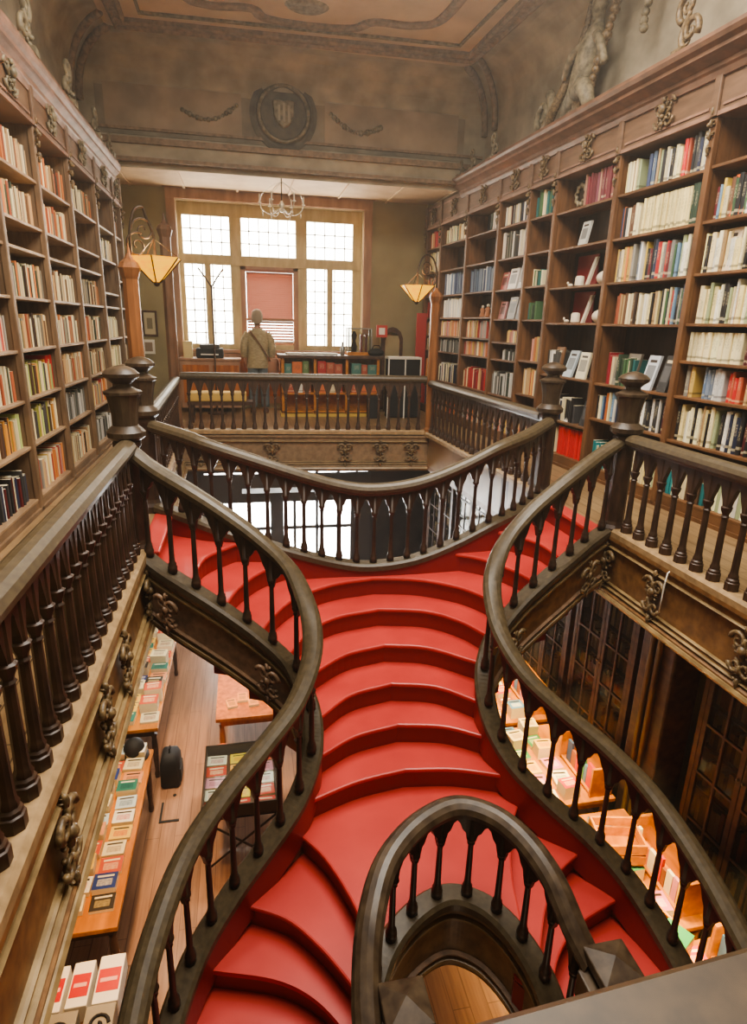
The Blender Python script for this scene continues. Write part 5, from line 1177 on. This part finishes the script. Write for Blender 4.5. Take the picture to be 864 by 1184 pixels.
def glazed(w, s0, s1, label, mat=M['darkwood'], z0=GZ, z1=-.75, face=0, k=0):
    r = thing('glazed_bookcase', label, 'bookcase', w.pt((s0+s1)/2, face, z0), 0, 'glazed bookcases on the ground floor')
    def bxl(sa, sb, da, db, za, zb, name, m_, par=r):
        P = [w.pt(sa, da+face, 0), w.pt(sb, da+face, 0), w.pt(sb, db+face, 0), w.pt(sa, db+face, 0)]; P = [(p[0], p[1]) for p in P]
        if w.side == 'L': P.reverse()
        return MB().prism(P, za, zb).build(name, m_, par)
    bxl(s0, s1, -.34, -.36, z0, z1, 'back_panel', M['back'])
    for s in (s0, s1-.05): bxl(s, s+.05, .02, -.34, z0, z1, 'upright', mat)
    bxl(s0, s1, .04, -.34, z1, z1+.12, 'top_moulding', mat); bxl(s0, s1, .03, -.34, z0, z0+.55, 'base_cupboard', mat)
    zz = [z0+.55+i*(z1-z0-.55)/6 for i in range(6)]
    for z in zz: bxl(s0+.05, s1-.05, -.02, -.33, z, z+.02, 'shelf', mat)
    for d in (0, 1):
        a = s0+.06+d*(s1-s0-.1)/2; b = a+(s1-s0-.12)/2
        dd = MB(); Z0, Z1 = z0+.58, z1-.02
        def q(sa, sb, za, zb):
            P = [w.pt(sa, .015+face, 0), w.pt(sb, .015+face, 0), w.pt(sb, -.015+face, 0), w.pt(sa, -.015+face, 0)]; P = [(p[0], p[1]) for p in P]
            if w.side == 'L': P.reverse()
            dd.prism(P, za, zb)
        q(a, a+.05, Z0, Z1); q(b-.05, b, Z0, Z1); q(a, b, Z0, Z0+.06); q(a, b, Z1-.06, Z1); q((a+b)/2-.012, (a+b)/2+.012, Z0, Z1)
        for i in range(1, 5): z = Z0+(Z1-Z0)*i/5; q(a, b, z-.012, z+.012)
        do = dd.build('door', mat, r)
        bxl(a+.04, b-.04, .004, -.004, Z0+.03, Z1-.03, 'pane', M['cabglass'], do)
        c = w.pt(b-.025 if d == 0 else a+.025, .03+face, (Z0+Z1)/2); MB().ball(c, .016, 8, 5).build('knob', M['mould'], do, smooth=True)
    # book rows seen through the glass
    rr_ = random.Random(50+k); nrow = 0
    for z in zz:
        m = MB(); a = s0+.08; cols2 = []
        while a < s1-.1:
            t = rr_.uniform(.03, .06); h = rr_.uniform(.24, .36); P = [w.pt(a, -.08+face, 0), w.pt(a+t-.003, -.08+face, 0), w.pt(a+t-.003, -.28+face, 0), w.pt(a, -.28+face, 0)]; P = [(p[0], p[1]) for p in P]
            if w.side == 'L': P.reverse()
            m.prism(P, z+.02, z+.02+h); cols2.append(rr_.choice(PAL['old'])[1]); a += t
        ob = m.build('book_row', M['bookA'], r); ob['kind'] = 'stuff'; at = ob.data.color_attributes.new('Col', 'FLOAT_COLOR', 'POINT'); v = []
        for c in cols2: v += list(lin(c))*8
        at.data.foreach_set('color', v)
GN = ['glazed bookcase under the right gallery at the picture edge', 'second glazed bookcase under the right gallery, left of the edge one', 'glazed bookcase beside the yellow-lit pillar on the ground floor', 'glazed bookcase seen under the right stair stringer', 'glazed bookcase farther back under the right gallery', 'glazed bookcase at the back right behind the inner railing', 'last glazed bookcase near the bright shop front']
gs = [1.9, 3.0, 4.1, 5.5, 6.6, 8.0, 9.4, 10.8]
glazed(WR, 1.95, 3.1, GN[0], k=0); glazed(WR, 3.15, 4.3, GN[1], k=1); glazed(WR, 5.25, 6.4, GN[2], k=2); glazed(WR, 6.5, 7.65, GN[3], k=3); glazed(WR, 7.75, 8.9, GN[4], k=4); glazed(WR, 9.1, 10.4, GN[5], k=5); glazed(WR, 10.6, 11.9, GN[6], k=6)
pil = thing('pillar', 'dark fluted pillar with painted glow strip between the glazed bookcases', 'pillar', (RX(4.8)-.1, 4.8, GZ))
MB().box((RX(4.8)+.02, 4.8, (GZ-.5)/2), (.34, .5, 3.5)).build('shaft', M['darkwood'], pil, bevel=.02)
for dy in (-.05, .06): MB().box((RX(4.8)-.17, 4.8+dy, (GZ-.5)/2+.1), (.05, .06, 3.1)).build('glow_strip', ramp_mat('painted glow strip', (120, 92, 44), (84, 60, 28), (3, 3, 1), .35, metallic=.3), pil, bevel=.015)  # warm light falling on the pillar, painted as brighter strips
# wall dressing under the left gallery so the lower left side is not bare
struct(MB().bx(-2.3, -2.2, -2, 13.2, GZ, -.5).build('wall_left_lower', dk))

# flat books lying on tables
def flat_mat(name, base, pic, band):
    m, nt, b = new_mat(name); N = nt.nodes.new; L = nt.links.new
    tc = N('ShaderNodeTexCoord'); sp = N('ShaderNodeSeparateXYZ'); L(tc.outputs['Generated'], sp.inputs['Vector'])
    def inr(o_, a, b_):
        g1 = N('ShaderNodeMath'); g1.operation = 'GREATER_THAN'; L(o_, g1.inputs[0]); g1.inputs[1].default_value = a
        g2 = N('ShaderNodeMath'); g2.operation = 'LESS_THAN'; L(o_, g2.inputs[0]); g2.inputs[1].default_value = b_
        mm = N('ShaderNodeMath'); mm.operation = 'MULTIPLY'; L(g1.outputs[0], mm.inputs[0]); L(g2.outputs[0], mm.inputs[1]); return mm.outputs[0]
    def mul(a, b_): mm = N('ShaderNodeMath'); mm.operation = 'MULTIPLY'; L(a, mm.inputs[0]); L(b_, mm.inputs[1]); return mm.outputs[0]
    top = inr(sp.outputs['Z'], .9, 2); p = mul(mul(inr(sp.outputs['X'], .18, .82), inr(sp.outputs['Y'], .2, .62)), top); t = mul(mul(inr(sp.outputs['X'], .14, .86), inr(sp.outputs['Y'], .74, .86)), top)
    n = N('ShaderNodeTexNoise'); n.inputs['Scale'].default_value = 9; L(tc.outputs['Generated'], n.inputs['Vector'])
    pr = N('ShaderNodeMix'); pr.data_type = 'RGBA'; L(n.outputs['Fac'], pr.inputs['Factor']); pr.inputs['A'].default_value = lin(pic); pr.inputs['B'].default_value = lin(base)
    a = N('ShaderNodeMix'); a.data_type = 'RGBA'; L(p, a.inputs['Factor']); a.inputs['A'].default_value = lin(base); L(pr.outputs['Result'], a.inputs['B'])
    c = N('ShaderNodeMix'); c.data_type = 'RGBA'; L(t, c.inputs['Factor']); L(a.outputs['Result'], c.inputs['A']); c.inputs['B'].default_value = lin(band)
    L(c.outputs['Result'], b.inputs['Base Color']); b.inputs['Roughness'].default_value = .35
    return m
FM = {}
def FLATB(x, y, z, wx, wy, h, rz, col, pic=None, band=None):
    pic = pic or tuple(int(v*.5+30) for v in col); band = band or ((60, 50, 46) if sum(col) > 380 else (230, 220, 190))
    key = (col, pic, band)
    if key not in FM: FM[key] = flat_mat('cover print', *key)
    m = MB(); m.add([(-wx/2, -wy/2, 0), (wx/2, -wy/2, 0), (wx/2, wy/2, 0), (-wx/2, wy/2, 0), (-wx/2, -wy/2, h), (wx/2, -wy/2, h), (wx/2, wy/2, h), (-wx/2, wy/2, h)], [(3, 2, 1, 0), (4, 5, 6, 7)])
    m.add([(-wx/2, -wy/2, 0), (wx/2, -wy/2, 0), (wx/2, wy/2, 0), (-wx/2, wy/2, 0), (-wx/2, -wy/2, h), (wx/2, -wy/2, h), (wx/2, wy/2, h), (-wx/2, wy/2, h)], [(0, 1, 5, 4), (1, 2, 6, 5), (2, 3, 7, 6), (3, 0, 4, 7)], 1)
    o = bpy.data.objects.new('book', m.mesh('book', [FM[key], M['pages']])); C.objects.link(o); o.location = (x, y, z); o.rotation_euler = (0, 0, rz); return o
TZ = -3.2
def table(name, label, x0_, x1_, y0_, y1_, top_mat, leg_mat, h=TZ, group='book tables'):
    r = thing(name, label, 'table', ((x0_+x1_)/2, (y0_+y1_)/2, GZ), 0, group)
    MB().bx(x0_, x1_, y0_, y1_, h-.05, h).build('tabletop', top_mat, r, bevel=.008); MB().bx(x0_+.06, x1_-.06, y0_+.06, y1_-.06, h-.15, h-.05).build('apron', leg_mat, r)
    for x in (x0_+.07, x1_-.07):
        for y in (y0_+.1, y1_-.1): MB().lathe([(.03, 0), (.035, .05), (.025, .1), (.04, .45), (.03, .6), (.042, h-GZ-.15)], (x, y, GZ), 10).build('leg', leg_mat, r, smooth=True)
    return r
table('book_table', 'long honey-wood book table along the left side of the ground floor', -1.95, -1.2, 4.25, 6.55, M['tablewood'], M['darkwood'])
table('book_table', 'farther left book table, seen just under the stair stringer', -1.95, -1.2, 6.95, 9.6, M['tablewood'], M['darkwood'])
table('book_table', 'front left table holding the white and red boxes', -1.9, -1.02, 3.1, 3.9, M['darkwood'], M['darkwood'])
cp = [((226, 214, 176), (150, 120, 90)), ((206, 194, 160), (120, 60, 50)), ((46, 66, 132), (220, 214, 190)), ((196, 86, 60), (230, 200, 160)), ((52, 118, 106), (20, 60, 60)), ((232, 228, 216), (190, 60, 50)), ((226, 190, 90), (200, 40, 36)), ((60, 54, 50), (190, 170, 120)), ((190, 206, 214), (90, 110, 130)), ((214, 150, 110), (120, 70, 50))]
nmz = ['cream', 'buff', 'blue', 'rust', 'teal', 'white', 'yellow', 'black', 'pale blue', 'peach']
order = [7, 2, 3, 0, 6, 5, 8, 4, 9, 0, 5]
y = 4.4; j = 0
while y < 6.5:
    d = rr.uniform(.17, .22); i = order[j % len(order)]
    for c_, x in enumerate((-1.36, -1.6)):
        ii = (i+c_*3) % 10; hh = rr.choice([.03, .06, .1, .05])
        add_b = FLATB(x+rr.uniform(-.015, .015), y+d/2, TZ, .2, d-.02, hh, rr.uniform(-.06, .06), cp[ii][0], cp[ii][1]); tag(add_b, f'{nmz[ii]} book lying flat, {ORD[j]} from front, {["aisle-side", "wall-side"][c_]} row, long left table', 'book', 'books on the ground floor tables')
    y += d+.005; j += 1
y = 7.05; j = 0
while y < 9.4:
    d = rr.uniform(.18, .24); i = rr.randrange(10)
    for c_, x in enumerate((-1.34, -1.6)):
        ii = (i+c_*3) % 10; hh = rr.choice([.03, .06, .14, .2, .1])
        tag(FLATB(x+rr.uniform(-.02, .02), y+d/2, TZ, .22, d-.02, hh, rr.uniform(-.08, .08), cp[ii][0], cp[ii][1]), f'{nmz[ii]} thick book, {ORD[j]} from front, {["aisle-side", "wall-side"][c_]} row, farther left table', 'book', 'books on the ground floor tables')
    y += d+.005; j += 1
# boxes with red labels at the lower left corner
redl = plain('red label', (196, 34, 38), .4)
for k_, (x, y, w_, d, h, nm) in enumerate(((-1.52, 3.68, .15, .34, .16, 'left'), (-1.34, 3.69, .15, .34, .16, 'middle'), (-1.14, 3.69, .18, .36, .17, 'right'))):
    b = thing('boxed_book', f'{nm} white box with red cover label on the front left table', 'box', (x, y, TZ), 0, 'white boxes with red labels')
    MB().bx(x-w_/2, x+w_/2, y-d/2, y+d/2, TZ, TZ+h).build('box_body', M['white'], b, bevel=.006); MB().bx(x-w_/2+.012, x+w_/2-.012, y-.1, y+.07, TZ+h, TZ+h+.004).build('red_label', redl, b)
    MB().bx(x-w_/2+.03, x+w_/2-.03, y-.03, y+.0, TZ+h+.004, TZ+h+.006).build('title', plain('title pink', (232, 170, 160), .5), b)
for k_, (x, y, w_, nm) in enumerate(((-1.42, 3.33, .24, 'left'), (-1.15, 3.34, .2, 'right'))):
    b = thing('boxed_book', f'{nm} grey illustrated box in front of the white and red boxes', 'box', (x, y, TZ), 0, 'grey illustrated boxes')
    MB().bx(x-w_/2, x+w_/2, y-.14, y+.14, TZ, TZ+.2).build('box_body', plain('grey box', (150, 142, 124), .5), b, bevel=.006)
    m = MB(); m.tube(scroll((x, y, TZ+.205), (1, 0, 0), (0, 1, 0), .075, 1.2, 1, 18), .012, 6); m.build('emblem', M['black'], b)
BX, BYY = -1.08, 6.95
pk = thing('backpack', 'black backpack standing on the floor beside the long left table', 'backpack', (BX, BYY, GZ))
m = MB(); m.loft([[(BX+a*rx, BYY+b*ry, z) for a, b in ((-1, -.8), (-.8, -1), (.8, -1), (1, -.8), (1, .8), (.8, 1), (-.8, 1), (-1, .8))] for z, rx, ry in ((GZ, .1, .15), (GZ+.03, .12, .17), (GZ+.34, .115, .165), (GZ+.42, .09, .13), (GZ+.45, .05, .08))]); m.build('bag_body', M['black'], pk, smooth=True, angle=.8)
m = MB(); m.tube([(BX, BYY-.05, GZ+.44), (BX, BYY-.03, GZ+.5), (BX, BYY+.03, GZ+.5), (BX, BYY+.05, GZ+.44)], .01, 6); m.build('handle', M['black'], pk)
m = MB(); m.bx(BX+.11, BX+.135, BYY-.12, BYY+.12, GZ+.05, GZ+.24); m.build('front_pocket', plain('dark grey cloth', (44, 42, 42), .8), pk, bevel=.01)
ht = thing('flat_hat', 'black cap lying at the end of the long left table', 'hat', (-1.42, 6.7, TZ)); m = MB(); m.ball((-1.4, 6.48, TZ+.1), (.12, .13, .11), 12, 7); m.build('crown', M['black'], ht, smooth=True); MB().lathe([(.17, 0), (.17, .012), (.1, .03)], (-1.4, 6.45, TZ), 16).build('brim', M['black'], ht, smooth=True)
# floor track
ft = MB(); ft.bx(-1.16, -1.135, 6.25, 6.55, GZ, GZ+.012).bx(-1.16, -.93, 6.22, 6.25, GZ, GZ+.012)
tag(ft.build('floor_track', M['black']), 'dark L-shaped iron rail end set in the floor boards', 'floor rail')
tag(MB().lathe([(.02, 0), (.02, .01), (.008, .014)], (-1.02, 6.66, GZ), 10).build('floor_stud', M['black']), 'small dark iron stud set in the boards behind the floor rail', 'floor stud')
# centre tables
table('display_table', 'honey-wood slatted table behind the left stair stringer', -.5, .35, 7.0, 8.1, M['orange'], M['orange'])
for k_ in range(5):
    tag(FLATB(-.3+.14*k_, 7.3+.12*(k_ % 2), TZ, .13, .19, .03, rr.uniform(-.2, .2), (214, 140, 60), (90, 60, 40)), f'small orange card pack, {ORD[k_]} from the left on the slatted table', 'card pack', 'orange card packs')
dt = thing('display_table', 'dark iron-legged table piled with bright books, behind the left stair rail', 'table', (-.15, 5.8, GZ), 0)
MB().bx(-.58, .22, 5.35, 6.35, TZ-.06, TZ-.04).build('tabletop', M['darkwood'], dt)
MB().bx(-.58, .22, 5.35, 6.35, TZ+.1, TZ+.11).build('glass_top', M['tableglass'], dt)
for a in (-.58, .20): MB().bx(a, a+.02, 5.35, 6.35, TZ-.06, TZ+.11).build('side_frame', M['iron'], dt)
for b in (5.35, 6.33): MB().bx(-.58, .22, b, b+.02, TZ-.06, TZ+.11).build('end_frame', M['iron'], dt)
for a in (-.55, .19):
    for b in (5.4, 6.3): MB().bx(a-.02, a+.02, b-.02, b+.02, GZ, TZ-.06).build('leg', M['iron'], dt)
for sgn in (1, -1): MB().tube([(-.18-sgn*.36, 5.38, GZ+.1), (-.18+sgn*.36, 5.38, TZ-.1)], .012, 6).build('cross_brace', M['iron'], dt)
for r_ in range(5):
    for c_ in range(3):
        col, pic, nm = [((214, 70, 50), (240, 220, 180), 'red'), ((236, 206, 70), (220, 140, 40), 'yellow'), ((230, 222, 204), (180, 90, 110), 'white'), ((190, 210, 216), (100, 120, 140), 'pale blue'), ((216, 150, 170), (150, 70, 100), 'pink'), ((240, 176, 90), (200, 60, 40), 'orange')][(r_*2+c_*5+(r_ == 0)*0) % 6]
        if r_ == 0: col, pic, nm = (220, 40, 34), (224, 60, 46), 'bright red'
        tag(FLATB(-.45+c_*.26, 5.46+r_*.185, TZ-.04, .22, .16, .05, rr.uniform(-.08, .08), col, pic), f'{nm} book, {ORD[c_]} from the left in row {["one", "two", "three", "four", "five"][r_]} of the glass-topped table', 'book', 'books on the ground floor tables')
tag(MB().lathe([(.1, 0), (.13, .05), (.14, .12), (.1, .2), (.0, .22)], (-.42, 6.75, GZ+.35), 12).build('orange_bag', plain('orange bag', (220, 110, 40), .6), smooth=True), 'orange bag hanging at the end of the slatted table', 'bag')
# the warm-lit corner under the right gallery
for k_, (y0_, y1_, lab) in enumerate(((2.1, 3.25, 'brightly lit book table nearest the bottom right corner'), (3.35, 4.7, 'lit book table under the middle of the right stair rail'), (4.85, 6.2, 'lit book table behind the upper balusters of the right stair rail'), (6.3, 7.8, 'lit book table farthest back below the right stair stringer'))):
    table('book_table', lab, 2.95, 3.85, y0_, y1_, M['tablewood'], M['tablewood'])
    y = y0_+.06; j = 0; bright = [((236, 214, 160), (170, 120, 60), 'cream'), ((220, 60, 46), (250, 220, 180), 'red'), ((240, 190, 80), (200, 110, 40), 'yellow'), ((90, 130, 170), (230, 220, 190), 'blue'), ((244, 236, 216), (90, 140, 90), 'white'), ((70, 140, 90), (230, 220, 160), 'green'), ((150, 90, 60), (240, 200, 140), 'brown'), ((226, 130, 160), (250, 230, 220), 'pink')]
    while y < y1_-.2:
        d = rr.uniform(.17, .24)
        for c_ in range(2):
            col, pic, nm = bright[(j*3+c_*5+k_*2) % 8]
            tag(FLATB(3.1+c_*.27+rr.uniform(-.02, .02), y+d/2, TZ, .2, d-.02, rr.choice([.03, .05, .1, .16]), rr.uniform(-.12, .12), col, pic), f'{nm} book, {ORD[j]} from front, {["stair-side", "wall-side"][c_]} row, {["bottom right corner", "middle right", "upper baluster", "farthest right"][k_]} table', 'book', 'books on the ground floor tables')
        y += d+.005; j += 1
RACKC = [(214, 60, 50), (240, 200, 90), (90, 130, 170), (236, 224, 196), (70, 140, 100), (226, 130, 90), (150, 90, 60), (220, 150, 170), (60, 80, 120)]
def rack(y0_, y1_, label, k):
    x0_, x1_ = 3.56, 3.82; r = thing('book_rack', label, 'book rack', (3.7, (y0_+y1_)/2, TZ), 0, 'honey-wood book racks'); wd_ = M['tablewood']
    for y in (y0_, y1_-.03): MB().bx(x0_, x1_, y, y+.03, TZ, TZ+.36).build('side_panel', wd_, r)
    MB().bx(x1_-.02, x1_, y0_+.03, y1_-.03, TZ, TZ+.36).build('back_panel', wd_, r)
    for z in (.02,): MB().bx(x0_+.01, x1_-.02, y0_+.03, y1_-.03, TZ+z, TZ+z+.02).build('shelf', wd_, r)
    m = MB(); cols2 = []; q = random.Random(k)
    for z in (.04,):
        y = y0_+.05
        while y < y1_-.12:
            t = q.uniform(.05, .13); h = q.uniform(.18, .29)
            if y+t > y1_-.05: break
            m.bx(x0_+.04, x0_+.07, y, y+t-.008, TZ+z, TZ+z+h); cols2.append(q.choice(RACKC)); y += t
    ob = m.build('card_row', M['bookA'], r); ob['kind'] = 'stuff'; at = ob.data.color_attributes.new('Col', 'FLOAT_COLOR', 'POINT'); v = []
    for c in cols2: v += list(lin(c))*8
    at.data.foreach_set('color', v)
for k_, (a, b, lab) in enumerate(((2.3, 3.1, 'honey-wood card rack nearest the bottom right corner'), (3.45, 4.25, 'honey-wood card rack behind the middle of the right stair rail'), (4.9, 5.6, 'honey-wood card rack below the yellow-lit pillar'), (6.4, 7.2, 'honey-wood card rack farthest back under the right stringer'))): rack(a, b, lab, k_)
def crate(x, y, z, w_, d, h, rz, label):
    r = thing('wooden_crate', label, 'crate', (x, y, z), rz, 'wooden crates')
    for s_ in (1, -1):
        for q in range(2):
            m = MB().box((0, s_*(d/2-.01), h*(.28+.45*q)), (w_, .02, h*.36)).build('slat', M['tablewood']); m.parent = r
            m = MB().box((s_*(w_/2-.01), 0, h*(.28+.45*q)), (.02, d-.04, h*.36)).build('slat', M['tablewood']); m.parent = r
    m = MB().box((0, 0, .012), (w_-.02, d-.02, .02)).build('bottom', M['tablewood']); m.parent = r
crate(3.05, 3.1, TZ+.18, .4, .34, .24, .3, 'open wooden crate on the books at the bottom right table')
crate(3.3, 4.05, TZ+.18, .42, .36, .26, -.2, 'wooden crate on the middle right table, below the rail')
tag(MB().box((3.1, 3.0, TZ+.44), (.26, .2, .03), .5).build('green_book', plain('green cover', (64, 140, 84), .4)), 'green book lying on top of the bottom right crate', 'book')
sc = thing('small_cupboard', 'honey-wood cupboard with doors between the right tables', 'cupboard', (2.75, 2.5, GZ))
MB().bx(2.55, 2.93, 2.2, 2.95, GZ, TZ+.05).build('body', M['tablewood'], sc, bevel=.01)
for a in (2.22, 2.59): MB().bx(2.535, 2.55, a, a+.34, GZ+.1, TZ-.05).build('door', M['orange'], sc)
tag(MB().tube([(3.12, 3.72, .02), (3.06, 3.71, -.02), (3.04, 3.70, -.12), (3.055, 3.72, -.22), (3.04, 3.71, -.34)], .006, 6).build('string_loop', M['white'], smooth=True), 'pale string tied over the right gallery ledge', 'string')
# a wastepaper-like gilt shape seen down the well
tag(MB().ball((1.05, 3.4, GZ+.12), (.12, .1, .12), 10, 7).build('paper_bag', plain('kraft paper', (190, 160, 116), .8), smooth=True), 'crumpled pale paper bag on the floor below the stair well', 'bag')

# ------------------------------------------------------------------ light
def area(name, loc, rot, sx, sy, e, col=(1, 1, 1), spread=None):
    l = bpy.data.lights.new(name, 'AREA'); l.shape = 'RECTANGLE'; l.size = sx; l.size_y = sy; l.energy = e; l.color = col
    if spread: l.spread = spread
    o = bpy.data.objects.new(name, l); C.objects.link(o); o.location = loc; o.rotation_euler = rot; return o
area('daylight_window', (.66, 13.7, 2.5), (-PI/2, 0, 0), 3.8, 2.9, 600, (1, .96, .88))
area('daylight_shopfront', (.9, 13.8, -2.3), (-PI/2, 0, 0), 3.8, 2.8, 1100, (.95, .97, 1))
area('skylight', (1.2, 3.7, 5.7), (0, 0, 0), 3.1, 5.6, 640, (1, .93, .82))
def point(name, loc, e, col, r=.15):
    l = bpy.data.lights.new(name, 'POINT'); l.energy = e; l.color = col; l.shadow_soft_size = r
    o = bpy.data.objects.new(name, l); C.objects.link(o); o.location = loc
def spot(name, loc, e, col, ang=95, r=.1):
    l = bpy.data.lights.new(name, 'SPOT'); l.energy = e; l.color = col; l.spot_size = math.radians(ang); l.spot_blend = .6; l.shadow_soft_size = r
    o = bpy.data.objects.new(name, l); C.objects.link(o); o.location = loc
for y in (2.6, 3.7, 4.8, 5.9, 7.0): spot('fill_spot', (3.2, y, -1.7), 250, (1, .70, .28), 80)  # added fill spots without fittings, brightening tables and floor
for y, c_ in ((3.3, (1, .56, .22)), (4.9, (1, .6, .26)), (6.4, (1, .78, .52)), (8.2, (1, .84, .64))): spot('fill_spot', (-1.1, y, -.9), 165, c_, 80)
spot('fill_spot', (-.15, 5.9, -1.5), 150, (1, .86, .66), 60); spot('fill_spot', (-.1, 7.6, -1.5), 170, (1, .6, .25), 60)
point('well_fill', (1.0, 1.2, -2.8), 7, (1, .8, .55)); point('well_fill', (1.05, 3.9, -2.7), 9, (1, .78, .5))  # added fill points, no fittings there; they lift the dark stair well
w = bpy.data.worlds.new('world'); bpy.context.scene.world = w; w.use_nodes = True
vn = w.node_tree.nodes.new('ShaderNodeVolumeScatter'); vn.inputs['Density'].default_value = .0065; vn.inputs['Anisotropy'].default_value = .45; vn.inputs['Color'].default_value = (1, .96, .88, 1)
w.node_tree.links.new(vn.outputs[0], w.node_tree.nodes['World Output'].inputs['Volume'])
bgn = w.node_tree.nodes['Background']; bgn.inputs['Color'].default_value = (1, .98, .95, 1); bgn.inputs['Strength'].default_value = 2.5
vs_ = bpy.context.scene.view_settings
vs_.view_transform = 'AgX'; vs_.look = 'AgX - Medium High Contrast'; vs_.exposure = 0.38
